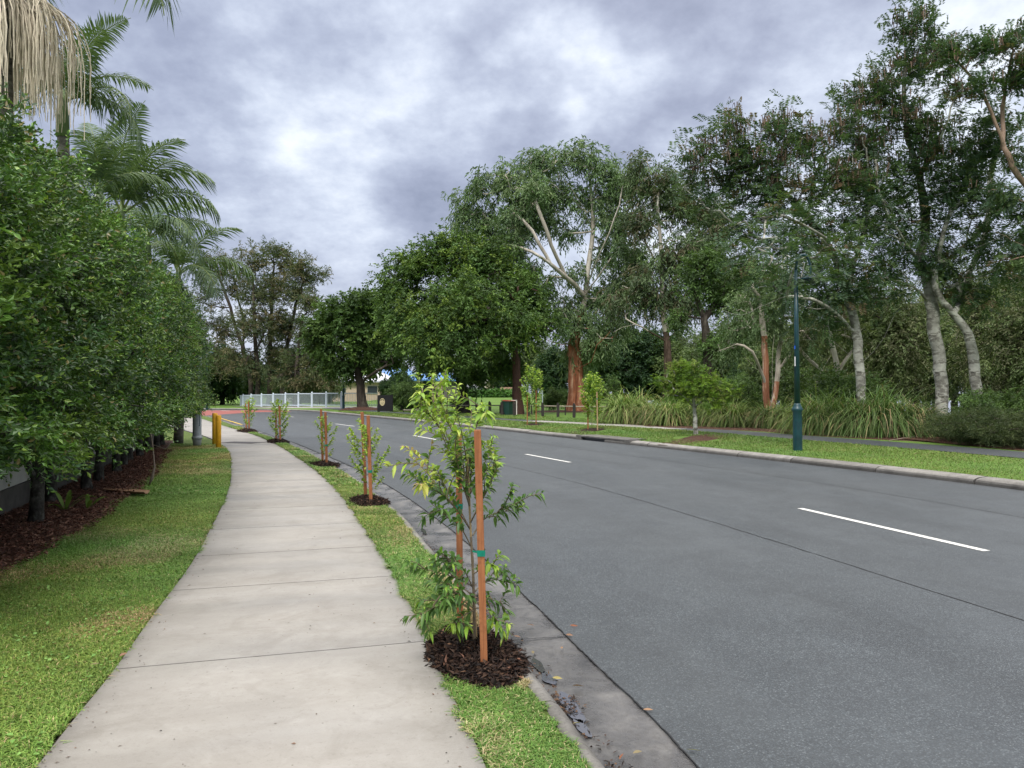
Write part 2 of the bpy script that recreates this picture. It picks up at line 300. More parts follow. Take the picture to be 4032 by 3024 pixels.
# ------------------------------------------------------------------ plan curves: x as a function of y
def curve(pts, ext):
    p = sorted(pts, key=lambda q: q[1]); ys = np.array([q[1] for q in p]); xs = np.array([q[0] for q in p])
    k = np.gradient(xs, ys); 
    def f(y):
        y = np.asarray(y, float); acc = 0
        for o in (-1.2, -.6, 0, .6, 1.2):
            yy = y+o*np.clip(y/12, .1, 1.5); r = np.interp(yy, ys, xs)
            r = np.where(yy < ys[0], xs[0]+(yy-ys[0])*ext, r); r = np.where(yy > ys[-1], xs[-1]+(yy-ys[-1])*(-.75-(yy-ys[-1])*.06), r); acc = acc+r
        return acc/5
    return f
fPL = curve([(-2.02, 3.28), (-2.14, 3.72), (-2.28, 4.44), (-2.44, 4.98), (-2.64, 5.78), (-3.02, 7.33), (-3.51, 8.93), (-3.97, 10.49), (-4.68, 12.75), (-5.61, 15.43), (-6.46, 17.62), (-7.5, 20.62), (-8.56, 22.75), (-10.42, 26.78), (-12.4, 30.1), (-16.2, 36.5), (-21.5, 46)], -.20)
fPR = curve([(-0.11, 3.28), (-0.21, 3.69), (-0.36, 4.2), (-0.59, 5.13), (-0.97, 6.54), (-1.32, 7.73), (-1.75, 9.11), (-2.13, 10.33), (-2.99, 12.99), (-4.17, 16.21), (-5.29, 18.93), (-6.73, 22.54), (-8.08, 25.51), (-9.61, 28.85), (-11.2, 31.88), (-14.2, 37.57), (-15.99, 41.07), (-19.23, 47.51)], -.22)
fVE = curve([(.31, 3.34), (.25, 3.61), (.17, 3.93), (.11, 4.15), (.05, 4.39), (-.73, 7.29), (-1.01, 8.23), (-1.61, 10.47), (-2.08, 11.76), (-2.73, 13.69), (-3.61, 15.99), (-7.01, 23.99), (-10.15, 30.48), (-14.6, 39.72), (-19.05, 48.95), (-22.04, 54.45)], -.23)
fAE = curve([(.85, 3.55), (.80, 3.85), (.74, 4.08), (.65, 4.42), (.53, 4.88), (.37, 5.46), (.22, 6.14), (0., 6.9), (-.55, 8.97), (-1.26, 11.25), (-1.92, 13.22), (-2.82, 15.65), (-4.23, 19.08), (-5.8, 22.55), (-7.49, 26.45), (-8.69, 28.78), (-12.53, 36.95), (-14.26, 40.7), (-18.6, 50.), (-21.5, 55.5)], -.18)
def smooth_poly(pts, step=.5):
    P = np.array(pts, float); out = []
    for i in range(len(P)-1):
        p0 = P[max(i-1, 0)]; p1 = P[i]; p2 = P[i+1]; p3 = P[min(i+2, len(P)-1)]; n = max(2, int(np.linalg.norm(p2-p1)/step))
        for t in np.arange(n)/n: out.append(.5*((2*p1)+(p2-p0)*t+(2*p0-5*p1+4*p2-p3)*t*t+(3*p1-p0-3*p2+p3)*t**3))
    out.append(P[-1]); return np.array(out)
def normals2(P):
    T = nz(np.gradient(P, axis=0)); return np.stack([T[:, 1], -T[:, 0]], -1)
def sm(P, k=7):
    Q = P.copy()
    for _ in range(k): Q[1:-1] = (Q[:-2]+2*Q[1:-1]+Q[2:])/4
    return Q
FK = sm(smooth_poly([(16, -12), (11.4, 4), (9.1, 13.0), (8.25, 15.5), (7.5, 17.2), (6.84, 18.8), (5.95, 20.7), (5.1, 22.6), (3.75, 25.5), (1.75, 29.6), (-.25, 34.1), (-2.84, 39.5), (-5.72, 45.2), (-9.3, 52), (-13.2, 59.6), (-18.2, 68.8), (-22.4, 73.5), (-27, 76.), (-33, 77.5), (-45, 78.5), (-70, 79)]), 14)
NK = normals2(FK)                                   # +N = outward (park side)
if np.dot(NK[20], [1, .3]) < 0: NK = -NK
def hgt(x, y):
    x = np.asarray(x, float); y = np.asarray(y, float)
    m = .85*ss((y-60)/50)*ss((x+26)/12); u = x*.8+y*.45-32
    return .12+m-1.5*ss(u/9)*ss((x-14)/8)
def far_profile(offs, zs):
    return np.stack([np.concatenate([FK+NK*o, np.full((len(FK), 1), z)], 1) for o, z in zip(offs, zs)], 1)

def struct(o, label=None): o['kind'] = 'structure'; return o
# ground reaching the horizon
mb = MB(); a = np.linspace(0, 2*pi, 49); rr = np.array([0.01, 60, 150, 400, 1500]); P = np.stack([np.stack([r*np.cos(a), r*np.sin(a), np.full(49, -.75 if r < 100 else -.75)], -1) for r in rr]); mb.grid(P)
struct(mb.build('ground', M['park']))
# road sheet
ys = np.concatenate([np.arange(-8, 20, .12), np.arange(20, 62, .4)])
def nearstrip(fa, fb, za, zb, n=2, ja=0., jb=0., ys=ys, sink=True):
    xa, xb = fa(ys), fb(ys)
    if ja: xa = xa+(vnoise(ys, ys*0, 9, 2)-.5)*ja+(vnoise(ys, ys*0, 31, 3)-.5)*ja*.5
    if jb: xb = xb+(vnoise(ys, ys*0, 9, 4)-.5)*jb
    t = np.linspace(0, 1, n)
    return np.stack([np.stack([xa*(1-q)+xb*q, ys, np.full(len(ys), za*(1-q)+zb*q)], -1) for q in t], 1)
mb = MB(); xk = np.interp(ys, FK[:, 1], FK[:, 0]); xaf = lambda y: fAE(y)+(vnoise(y, y*0, 3, 2)-.5)*.008+(vnoise(y, y*0, 31, 3)-.5)*.012; xa = xaf(ys)
t = np.linspace(0, 1, 46); P = np.stack([np.stack([xa*(1-q)+(xk+.02)*q, ys, np.zeros(len(ys))], -1) for q in t], 1); tr = sum(np.exp(-((t-c_)/.028)**2) for c_ in (.22, .38, .60, .76)); wear = 1+.0*P[..., 0]-.11*tr[None]*(.6+.8*vnoise(P[..., 0], P[..., 1], .5, 3))+.07*np.exp(-((t-.02)/.03)**2)[None]+.10*(vnoise(P[..., 0]*1.5, P[..., 1]*.4, 1, 6)-.5)-.22*np.exp(-((t-1)/.02)**2)[None]; wear[:, :3] *= .88
mb.grid(P, 0, np.repeat(wear.reshape(-1, 1), 3, 1))
mb.grid(np.stack([np.stack([xa, ys, np.full(len(ys), -.03)], -1), np.stack([xa, ys, np.zeros(len(ys))], -1)], 1))
sel = FK[FK[:, 1] > 61.8]; q = sel[sel[:, 0] < 0]
nearx = np.interp(np.linspace(0, 1, len(q)), [0, .25, 1], [float(fAE(62)), -35, -70]); neary = np.interp(np.linspace(0, 1, len(q)), [0, .3, 1], [61.9, 66, 67])
mb.grid(np.stack([np.stack([nearx, neary, np.zeros(len(q))], -1), np.concatenate([q, np.zeros((len(q), 1))], 1)], 1))
struct(mb.build('road', M['asphalt']))
# gutter pan and kerb on the near side
mb = MB(); n = 6; xv, xe = fVE(ys), fAE(ys)
def footx(y): return fVE(y)+.17
base = nearstrip(footx, lambda y: fAE(y)+.03, -.022, -.008, n)
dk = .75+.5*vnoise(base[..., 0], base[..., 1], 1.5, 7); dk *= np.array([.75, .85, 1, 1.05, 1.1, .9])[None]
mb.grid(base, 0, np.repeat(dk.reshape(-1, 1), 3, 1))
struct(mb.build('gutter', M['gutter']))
def joints(mb, fa, fb, z, ylist, w=.012):
    for y in ylist:
        xa, xb = float(fa(y)), float(fb(y)); m = .22; L = xb-xa; k = 7
        for i in range(k):
            x0, x1 = xa+L*i/k, xa+L*(i+1)/k; j = random.uniform(-.006, .006)
            mb.add([[x0, y+m*(x0-xa)-w/2+j, z], [x1, y+m*(x1-xa)-w/2+j, z], [x1, y+m*(x1-xa)+w/2+j, z], [x0, y+m*(x0-xa)+w/2+j, z]], [[0, 1, 2, 3]])
mb = MB(); joints(mb, lambda y: footx(y)+.02, lambda y: fAE(y)+.01, -.004, [3.35, 5.35, 8.3, 11.0, 13.6, 16.4, 19.6])
struct(mb.build('gutter_joint', M['seal']))
mb = MB(); prof = [(-.02, .04), (-.0, .112), (.05, .116), (.085, .10), (.15, .01), (.175, -.03)]
for i0 in range(0, len(ys)-1, 20):
    yy = ys[i0:i0+21]
    if len(yy) < 2: continue
    yy = np.concatenate([yy[:1]+.004, yy[1:-1], yy[-1:]-.004]); xv = fVE(yy)+(vnoise(yy, yy*0, 5, 12)-.5)*.012
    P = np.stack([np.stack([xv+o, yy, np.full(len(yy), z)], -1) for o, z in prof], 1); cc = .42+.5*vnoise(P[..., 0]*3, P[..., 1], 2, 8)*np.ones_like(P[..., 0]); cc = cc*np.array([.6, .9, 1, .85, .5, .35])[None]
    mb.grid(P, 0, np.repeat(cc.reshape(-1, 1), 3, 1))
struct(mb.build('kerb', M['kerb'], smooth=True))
# far kerb, made of cast segments
mb = MB(); prof = [(0, -.03), (.012, .045), (.03, .085), (.12, .118), (.33, .135), (.40, .125), (.42, .05)]; i = 0; L = len(FK)
arc = np.concatenate([[0], np.cumsum(np.linalg.norm(np.diff(FK, axis=0), axis=1))])
s0 = 0.; k = 0
LINT = None
while s0 < arc[-1]-3:
    s1 = s0+random.choice([1.9, 2.3, 2.5]); q = np.linspace(s0+.014, s1-.014, 7); cx_ = np.interp(q, arc, FK[:, 0]); cy_ = np.interp(q, arc, FK[:, 1]); nx = np.interp(q, arc, NK[:, 0]); ny = np.interp(q, arc, NK[:, 1])
    mid = np.array([cx_[3], cy_[3]]); jj = random.uniform(-.012, .012); dz = random.uniform(-.006, .006)
    if not (-.6 < cy_[3]-26.6 < 1.2):
        P = np.stack([np.stack([cx_+nx*(o+jj), cy_+ny*(o+jj), np.full(7, z+dz)], -1) for o, z in prof], 1)
        P[..., 0] += nx[:, None]*(vnoise(P[..., 0], P[..., 1], 7, 3)-.5)*.03
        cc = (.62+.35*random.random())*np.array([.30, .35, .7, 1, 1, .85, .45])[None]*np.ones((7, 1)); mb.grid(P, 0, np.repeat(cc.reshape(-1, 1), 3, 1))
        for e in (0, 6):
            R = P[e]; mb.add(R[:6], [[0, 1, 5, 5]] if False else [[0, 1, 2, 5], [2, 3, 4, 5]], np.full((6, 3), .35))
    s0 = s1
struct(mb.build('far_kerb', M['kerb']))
# park ground
offs = np.concatenate([[.41, .7, 1.1, 1.6, 2.2, 3, 4, 5, 6.2, 7.5, 9, 11], np.linspace(13, 60, 24), np.linspace(66, 260, 22)])
P = np.stack([np.stack([FK[:, 0]+NK[:, 0]*o, FK[:, 1]+NK[:, 1]*o], -1) for o in offs], 1)[::2]
H = hgt(P[..., 0], P[..., 1]); H[:, 0] = .115
mb = MB(); mb.grid(np.concatenate([P, H[..., None]], -1)[:, ::-1]); struct(mb.build('park_lawn', M['park']))
# lawn on the left, verge strip
mb = MB(); X = fPL(ys); offs = np.array([-.035, -.3, -.8, -1.5, -2.5, -4, -8, -30]); P = np.stack([np.stack([X+o, ys, np.full(len(ys), .10)+.0*ys], -1) for o in offs], 1); P[..., 2] += (vnoise(P[..., 0], P[..., 1], 3, 1)-.5)*.012
mb.grid(P[:, ::-1]); struct(mb.build('left_lawn', M['lawn']))
mb = MB(); P = nearstrip(lambda y: fPR(y)+.02, lambda y: fVE(y)+.005, .105, .105, 4); P[:, 1:3, 2] += .012; mb.grid(P); struct(mb.build('verge', M['lawn']))
# soil under the path gaps
mb = MB(); mb.grid(nearstrip(lambda y: fPL(y)-.04, lambda y: fPR(y)+.04, .085, .085, 2)); struct(mb.build('path_subgrade', M['soil']))
# path slabs
mb = MB(); jy = [-6., -3.5, -1., .9, 2.85, 4.69, 6.45, 7.75, 9.2, 10.7, 12.3, 13.9, 15.6, 17.2, 18.9, 20.6, 22.4, 24.4, 26.4, 28.4, 30.6, 33, 35.5, 38, 41, 44, 47, 50, 54]
for a0, a1 in zip(jy[:-1], jy[1:]):
    n = 18; rows = []
    for q in a0+.004+(a1-a0-.008)*np.clip(np.concatenate([[0, .012], np.linspace(.04, .96, 14), [.988, 1]]), 0, 1):
        m = .28 if q < 12 else .33; w = 1.8
        yl, yr = q-m*w/2, q+m*w/2; xl, xr = float(fPL(yl)), float(fPR(yr)); t = np.array([0, .03, .1, .3, .5, .7, .9, .97, 1.])
        row = np.stack([xl+(xr-xl)*t, yl+(yr-yl)*t, np.full(9, .123)], -1); rows.append(row)
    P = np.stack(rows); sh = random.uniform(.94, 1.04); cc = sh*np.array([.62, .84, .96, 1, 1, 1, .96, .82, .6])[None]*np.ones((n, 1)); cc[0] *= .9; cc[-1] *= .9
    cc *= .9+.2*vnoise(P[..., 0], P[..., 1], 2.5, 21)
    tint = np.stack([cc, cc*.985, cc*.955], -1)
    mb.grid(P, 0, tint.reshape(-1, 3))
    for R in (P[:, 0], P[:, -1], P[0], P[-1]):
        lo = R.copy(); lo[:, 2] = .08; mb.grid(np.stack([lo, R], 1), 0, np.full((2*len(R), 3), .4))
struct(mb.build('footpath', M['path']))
mb = MB(); c = G(905, 1743); 
mb.box((c[0]+.42, c[1]-.05, .125), (1.15, .62, .012), -.32); mb.box((c[0]+1.06, c[1]+.14, .1255), (.10, .62, .014), -.32)
tag(mb.build('pit_lid', M['pit']), 'dark rectangular utility pit lid set in the footpath beside the yellow bollards', 'pit lid')
# far footway
FP = sm(smooth_poly([(17, 6), (14.2, 15.5), (13.01, 19.54), (11.7, 23.5), (10.19, 27.2), (9.07, 30.3), (7.6, 33.2), (5.26, 36.9), (2.43, 40.6), (-.23, 44.3), (-2.7, 48.6), (-5.8, 54.), (-9.2, 60), (-13, 66), (-17, 72.5)]), 12); NP = normals2(FP); NP = NP if NP[10, 0] > 0 else -NP
def ribbon(C, N, o0, o1, z, sel=None, mb=None, n=5):
    mb = mb or MB(); t = np.linspace(o0, o1, n); P = np.stack([np.stack([C[:, 0]+N[:, 0]*o, C[:, 1]+N[:, 1]*o, np.full(len(C), z)], -1) for o in t], 1)
    P[..., 2] += np.maximum(hgt(P[..., 0], P[..., 1])-.12, 0)
    if sel is not None: P = P[sel]
    mb.grid(P); return mb
con = np.where((FP[:, 1] > 33.6) & (FP[:, 1] < 43.0))[0]; a1 = np.arange(0, con[0]+1); a2 = np.arange(con[-1], len(FP))
mb = ribbon(FP, NP, -.95, .95, .135, a1); ribbon(FP, NP, -.95, .95, .135, a2, mb); struct(mb.build('asphalt_footway', M['asphalt_path']))
struct(ribbon(FP, NP, -.95, .95, .139, con).build('concrete_footway', M['path']))
# markings
def band(p0, p1, w, z, mb, n=6, bend=0.):
    p0, p1 = np.array(p0[:2]), np.array(p1[:2]); d = nz(p1-p0); nn = np.array([-d[1], d[0]]); t = np.linspace(0, 1, n)[:, None]; c = p0*(1-t)+p1*t+nn*bend*np.sin(t*pi)
    e = .09; A = c-nn*w/2; B = c+nn*w/2; mb.grid(np.stack([np.concatenate([A, np.full((n, 1), z)], 1), np.concatenate([B, np.full((n, 1), z)], 1)], 1))
dash = [((4.27, 11.4), (5.14, 8.33)), ((.38, 21.4), (1.43, 18.9)), ((-3.93, 30.7), (-2.73, 27.9)), ((-9.63, 42.0), (-7.96, 38.9)), ((-16.53, 56.02), (-15.2, 53.6)), ((8.4, -2.6), (7.4, .6))]
mb = MB(); [band(a, b, .105, .004, mb) for a, b in dash]; struct(mb.build('lane_marking', M['white']))
mb = MB(); a, b = G(869, 1647, 0), G(953, 1672, 0); band(a, b, .12, .004, mb); struct(mb.build('yellow_edge_marking', M['yline']))
mb = MB(); poly = [G(600, 1616, .004), G(1031, 1615.5, .004), G(1126, 1618, .004), G(1150, 1620.5, .004), G(1004, 1623, .004), G(814, 1636, .004), G(600, 1650, .004)]
mb.v.append(np.array(poly)); mb.c.append(np.ones((7, 3))); mb.n = 7; mb.ng.append((list(range(7))[::-1], 0)); struct(mb.build('red_road_surface', M['redroad']))
mb = MB(); band(G(905, 1618, .008), G(870, 1617, .008), .3, .008, mb); struct(mb.build('red_zone_marking', M['white']))
# bitumen joints and patch
mb = MB()
def crack(f, y0, y1, w, step=.15, z=.003):
    yy = np.arange(y0, y1, step); x = f(yy)+(vnoise(yy, yy*0, 4, 5)-.5)*(.03 if step > .1 else .006); ww = w*(.4+1.1*vnoise(yy, yy*0, 9, 6)); mb.grid(np.stack([np.stack([x-ww/2, yy, np.full(len(yy), z)], -1), np.stack([x+ww/2, yy, np.full(len(yy), z)], -1)], 1))
fr = lambda k: (lambda y: fAE(y)*(1-k)+np.interp(y, FK[:, 1], FK[:, 0])*k)
crack(fr(.335), 1, 50, .016); crack(fr(.75), 8, 60, .012); crack(lambda y: xaf(y)-.002, -3, 50, .008, .03, .0035)
struct(mb.build('bitumen_seam', M['seal']))
mb = MB(); pts = [G(1075, 1742, .004), G(1130, 1770, .004), G(1215, 1800, .004), G(1330, 1783, .004), G(1237, 1752, .004), G(1010, 1658, .004), G(985, 1676, .004)]
yy = np.arange(16.8, 29.5, .3); xa = fAE(yy)+.03; mb.grid(np.stack([np.stack([xa, yy, np.full(len(yy), .005)], -1), np.stack([xa+np.interp(yy, [16.8, 18.2, 19.2, 29.5], [.9, 1.35, 1.9, 1.7]), yy, np.full(len(yy), .005)], -1)], 1)); struct(mb.build('road_patch', M['asphalt_patch']))
mb = MB(); rr = np.random.default_rng(3)
for (px, py, L_, w_) in ((2243, 2782, .40, .10), (2292, 2868, .22, .06), (2118, 2622, .30, .07), (2158, 2672, .22, .08), (1668, 2092, .5, .05)):
    c = G(px, py, -.014); y0 = c[1]; n = 22; a = np.arange(n)*2*pi/n; r = .72+.5*vnoise(np.cos(a)*1.5+py, np.sin(a)*1.5, 1.3, 4); yy_ = c[1]+np.sin(a)*L_*.5*r; xx = c[0]+np.cos(a)*w_*.5*r-.20*(yy_-c[1]); o = mb.n
    mb.v.append(np.stack([xx, yy_, np.full(n, -.009)], -1)); mb.c.append(np.ones((n, 3))); mb.n += n; mb.ng.append((list(range(o, o+n)), 0))
struct(mb.build('gutter_water', M['puddle']))
mb = MB(); mb.add([[14, 42, -.38], [260, 42, -.38], [260, 200, -.38], [14, 200, -.38]], [[0, 1, 2, 3]]); struct(mb.build('pond_water', M['water']))
# driveway lintel on the near kerb, storm drain on the far kerb
mb = MB(); yy = np.arange(17.9, 22.1, .15); q = (yy-17.9)/4.2; bulge = np.sin(np.clip(q, 0, 1)*pi)**.5; x0 = fVE(yy)
P = np.stack([np.stack([x0-.30*bulge, yy, np.full(len(yy), .128)], -1), np.stack([x0+.10, yy, np.full(len(yy), .126)], -1), np.stack([x0+.19, yy, np.full(len(yy), .10)], -1), np.stack([x0+.20, yy, np.full(len(yy), -.02)], -1)], 1)
mb.grid(P, 0, np.full((P.shape[0]*4, 3), .5)); tag(mb.build('drain_lintel', M['kerb']), 'dark concrete drain lintel set in the near kerb beyond the third staked sapling', 'drain')
t_ = thing('storm_drain', 'dark concrete storm drain with a long black slot in the far kerb', 'drain', (0, 0, 0))
j0, j1 = [int(np.argmin(abs(FK[:, 1]-v))) for v in (25.4, 28.6)]; sl_ = slice(j0, j1)
C, N = FK[sl_], NK[sl_]; m = len(C)
def fp(prof): return np.stack([np.stack([C[:, 0]+N[:, 0]*o, C[:, 1]+N[:, 1]*o, np.full(m, z)], -1) for o, z in prof], 1)
mb = MB(); mb.grid(fp([(.0, .105), (.0, .15), (.06, .165), (.75, .165), (.80, .10)]), 0, np.full((m*5, 3), .45)); mb.grid(fp([(.0, .105), (.3, .105)]), 0, np.full((m*2, 3), .2))
for e in (0, m-1):
    c = C[e]; mb.box((c[0]+N[e, 0]*.2, c[1]+N[e, 1]*.2, .06), (.42, .35, .19), math.atan2(N[e, 1], N[e, 0]), col=np.array([.45]*3))
mb.build('lintel', M['kerb'], t_); mb = MB(); mb.grid(fp([(.09, -.02), (.09, .104)])); mb.build('opening', M['dark'], t_)

# ------------------------------------------------------------------ foliage tools
def pick(pal, n, r):
    pal = np.array(pal, float); i = r.integers(0, len(pal), n); return pal[i]*(1+(r.random((n, 1))-.5)*.25)
def leaves(mb, P, D, N_, L, Wd, C, fold=.15, mi=0):
    D = nz(D); Sd = nz(np.cross(D, N_)); Nn = np.cross(Sd, D); L = np.broadcast_to(np.asarray(L, float), (len(P),))[:, None]; Wd = np.broadcast_to(np.asarray(Wd, float), (len(P),))[:, None]
    v = np.stack([P, P+D*L*.5+Sd*Wd/2+Nn*Wd*fold, P+D*L-Nn*L*.08, P+D*L*.5-Sd*Wd/2+Nn*Wd*fold], 1); b = np.arange(len(P))[:, None]*4
    mb.add(v.reshape(-1, 3), np.concatenate([b+np.array([[0, 1, 2]]), b+np.array([[0, 2, 3]])]), np.repeat(C, 4, 0), mi)
def clump(mb, T, TD, r, pal, twigs=6, lpt=8, tl=.5, ll=.12, lw=.05, droop=.2, spray=False, out=.7, tpal=None, sp=1.0, tipfrac=0, cv=0.):
    n = len(T); K = n*twigs; o = np.repeat(T, twigs, 0)+r.normal(0, 1, (K, 3))*tl*.35*sp; td = np.repeat(TD, twigs, 0)
    d = nz(td*out+r.normal(0, .6, (K, 3))+np.array([0, 0, -droop*.5])); ln = tl*(.5+r.random(K)*.7)
    cc = pick(pal, n, r)*(1+cv*(r.random((n, 1))-.45)); cc = np.repeat(cc, twigs, 0)*(1+(r.random((K, 1))-.5)*.3)
    t = (np.arange(lpt)+.5)/lpt; t = .15+.85*t
    P = o[:, None]+d[:, None]*ln[:, None, None]*t[None, :, None]; P = P-np.array([0, 0, 1.])*(t**2)[None, :, None]*ln[:, None, None]*droop*.6
    side = nz(np.cross(d, np.array([0, 0, 1.])+r.normal(0, .25, (K, 3)))); alt = np.where(np.arange(lpt) % 2, 1., -1.)
    if spray:
        D = d[:, None]*.35+side[:, None]*alt[None, :, None]+np.array([0, 0, -.12])+r.normal(0, .1, (K, lpt, 3)); Nn = np.cross(side, d)[:, None]+r.normal(0, .25, (K, lpt, 3))
    else:
        D = d[:, None]*.7+side[:, None]*alt[None, :, None]*.8+r.normal(0, .45, (K, lpt, 3))+np.array([0, 0, -droop]); Nn = r.normal(0, 1, (K, lpt, 3))+np.array([0, 0, .8])
    C = np.repeat(cc, lpt, 0)*(1+(r.random((K*lpt, 1))-.5)*.35)
    if tpal is not None:
        s = r.random(K*lpt) < (np.tile(t, K)-.55)*tipfrac*2; C[s] = pick(tpal, int(s.sum()), r)
    q = K*lpt; sz = .7+r.random(q)*.6
    leaves(mb, P.reshape(-1, 3), D.reshape(-1, 3), Nn.reshape(-1, 3), ll*sz, lw*sz, np.clip(C, .004, 1))
def skeleton(guides, att, step, zmin, r, wob=.12, up=.1):
    cap = 200000; P = np.zeros((cap, 3)); par = np.full(cap, -1); n = 0
    for gi, g in enumerate(guides):
        g = np.array(g, float)
        if gi == 0: prev = -1; start = 0
        else:
            prev = int(np.argmin(np.linalg.norm(P[:n]-g[0], axis=1))); start = 1
            if np.linalg.norm(P[prev]-g[0]) > step*3: start = 0
        Q = smooth_poly(g, step)
        for q in Q[start:]:
            P[n] = q+(r.normal(0, step*.05, 3) if n else 0); par[n] = prev; prev = n; n += 1
    gn = n; d0 = np.array([np.min(np.linalg.norm(P[:n]-a, axis=1)) for a in att]); tips = []; tdir = []
    for a in att[np.argsort(d0)]:
        Q = P[:n]; v = a-Q; dist = np.linalg.norm(v, axis=1)+1e-6; cost = dist*(1+.7*np.maximum(0, -v[:, 2]/dist)); cost[Q[:, 2] < zmin] += 1e3
        j = int(np.argmin(cost)); L = dist[j]; k = max(1, int(L/step)); off = r.normal(0, 1, 3)*L*wob+np.array([0, 0, L*up]); prev = j
        for i in range(1, k+1):
            t = i/k; P[n] = Q[j]*(1-t)+a*t+off*math.sin(t*pi)*.8; par[n] = prev; prev = n; n += 1
        tips.append(prev); pp = par[prev]; tdir.append(P[prev]-P[pp] if pp >= 0 else [0, 0, 1.])
    return P[:n], par[:n], np.array(tips), nz(np.array(tdir)), gn
def tree_tubes(mb, P, par, tips, r0, rt, col=None, minr=0., mat=None, e=None, flare=None, slope=.034):
    n = len(P); cnt = np.zeros(n); cnt[tips] += 1; ch = [[] for _ in range(n)]
    for i in range(n-1, 0, -1):
        if cnt[i] == 0: cnt[i] = .5
        if par[i] >= 0: cnt[par[i]] += cnt[i]; ch[par[i]].append(i)
    ex = math.log(max(cnt[0], 2))/math.log(r0/rt); R = rt*np.maximum(cnt, .5)**(1/ex); st = [(0, -1)]
    while st:
        i, p = st.pop(); c = [] if p < 0 else [p]; rad = [] if p < 0 else [R[i]]; cur = i
        while True:
            c.append(cur); rad.append(R[cur]); k = ch[cur]
            if not k: break
            k = sorted(k, key=lambda q: -cnt[q]); [st.append((q, cur)) for q in k[1:]]; cur = k[0]
        if len(c) < 2 or max(rad) < minr: continue
        for q in range(len(c)-2, -1, -1): rad[q] = min(rad[q], rad[q+1]+slope*float(np.linalg.norm(P[c[q]]-P[c[q+1]]))+(.02 if p < 0 and q == 0 else 0))
        if flare:
            rad = [q*(1+(flare[1]-1)*max(0, 1-(P[k][2])/flare[0])**.7) for q, k in zip(rad, c)]
        rm = max(rad); rad[-1] *= .6; sd = 12 if rm > .12 else 7 if rm > .04 else 4 if rm > .015 else 3
        if p < 0: rad[0] *= 1.45; rad[1] *= 1.12
        nf = sum(map(len, mb.m[4])); mb.tube(P[c], rad, sd, cap=False)
        if mat is not None: mb.m[4][-1] = np.repeat(np.array([mat(P[c[i]], rad[i]) for i in range(len(c)-1)]), sd)
def blob_pts(blobs, n, r, shell=.55):
    V = np.array([b[3]*b[4]*b[5] for b in blobs])**.72; V = V/V.sum(); out = []
    for b, v in zip(blobs, V):
        m = max(3, int(round(n*v))); u = nz(r.normal(0, 1, (m, 3))); rad = r.random(m)**shell
        out.append(np.array(b[:3])+u*rad[:, None]*np.array(b[3:6]))
    return np.concatenate(out)
def pblobs(L, d, dz=.8):          # (px, py, rx, ry[, depth offset]) read from the photo -> real blobs at distance d
    out = []
    for b in L:
        dd = d+(b[4] if len(b) > 4 else random.uniform(-.5, .5)*b[2]*.0006018*d*dz); c = W(b[0], b[1], dd); k = .0006018*dd
        out.append((*c, b[2]*k, (b[2]+b[3])/2*k*dz, b[3]*k))
    return out
def pguides(L, d, jit=.03):
    out = []; seen = {}
    for g in L:
        q = []
        for i, p in enumerate(g):
            key = (p[0], p[1])
            if key not in seen: seen[key] = d+(p[2] if len(p) > 2 else 0)
            q.append(W(p[0], p[1], seen[key]))
        out.append(np.array(q))
    return out
def tree(name, label, base, guides, blobs, natt, r0, rt, bark, pal, cl, seed, group=None, zmin=1.5, step=.6, leafm='leaf', extra=None, matf=None, parts=None, wob=.12, up=.1, minr=0., shell=.55, flare=None, slope=.034):
    r = np.random.default_rng(seed); random.seed(seed)
    base = np.array(base, float); guides[0][0] = base-np.array([0, 0, .1]); base_loc = base
    att = blob_pts(blobs, natt, r, shell); P, par, tips, td, gn = skeleton(guides, att, step, zmin, r, wob, up)
    t = thing(name, label, 'tree', base_loc, group)
    mb = MB(); tree_tubes(mb, P, par, tips, r0, rt, minr=minr, mat=matf, flare=flare, slope=slope); mb.build('trunk', bark, t, True, loc=base_loc)
    mb = MB(); T = P[tips]; cen = T.mean(0); outd = nz(nz(T-cen)*.7+td*.6+np.array([0, 0, .15])); clump(mb, T, outd, r, pal, **cl); mb.build('crown', M[leafm], t, loc=base_loc)
    if extra: extra(t, T, base_loc, r)
    return t
# ------------------------------------------------------------------ trees beyond the road
fig = [(.038, .078, .018), (.052, .10, .022), (.03, .06, .018), (.07, .125, .026)]
figy = [(.042, .082, .018), (.056, .105, .022), (.034, .066, .018), (.08, .14, .026), (.12, .18, .03), (.045, .09, .022)]
euc = [(.075, .125, .05), (.095, .155, .06), (.06, .10, .045), (.12, .17, .075)]
she = [(.055, .075, .03), (.075, .085, .035), (.045, .065, .03), (.11, .095, .05)]
poin = [(.036, .072, .032), (.05, .092, .034), (.03, .06, .03), (.065, .105, .034), (.042, .076, .04)]
poinb = poin*3+[(.11, .075, .04)]
olive = [(.05, .065, .022), (.07, .085, .03), (.04, .055, .02)]
V = lambda x, y: (x, y, float(hgt(x, y)))
def gp(px, d):                                     # ground point under photo column px (2212 scale) at distance d
    x = (px*1.8228-CX)/F*d; return np.array(V(x, d))
def T(name, label, px, d, guides, blobs, natt, r0, bark, pal, cl, seed, **kw):
    blobs = pblobs(blobs, d) if kw.pop('photo', True) else blobs
    random.seed(seed); return tree(name, label, gp(px, d), pguides(guides, d), blobs, natt, r0, kw.pop('rt', .018), bark, pal, cl, seed, **kw)
random.seed(1)
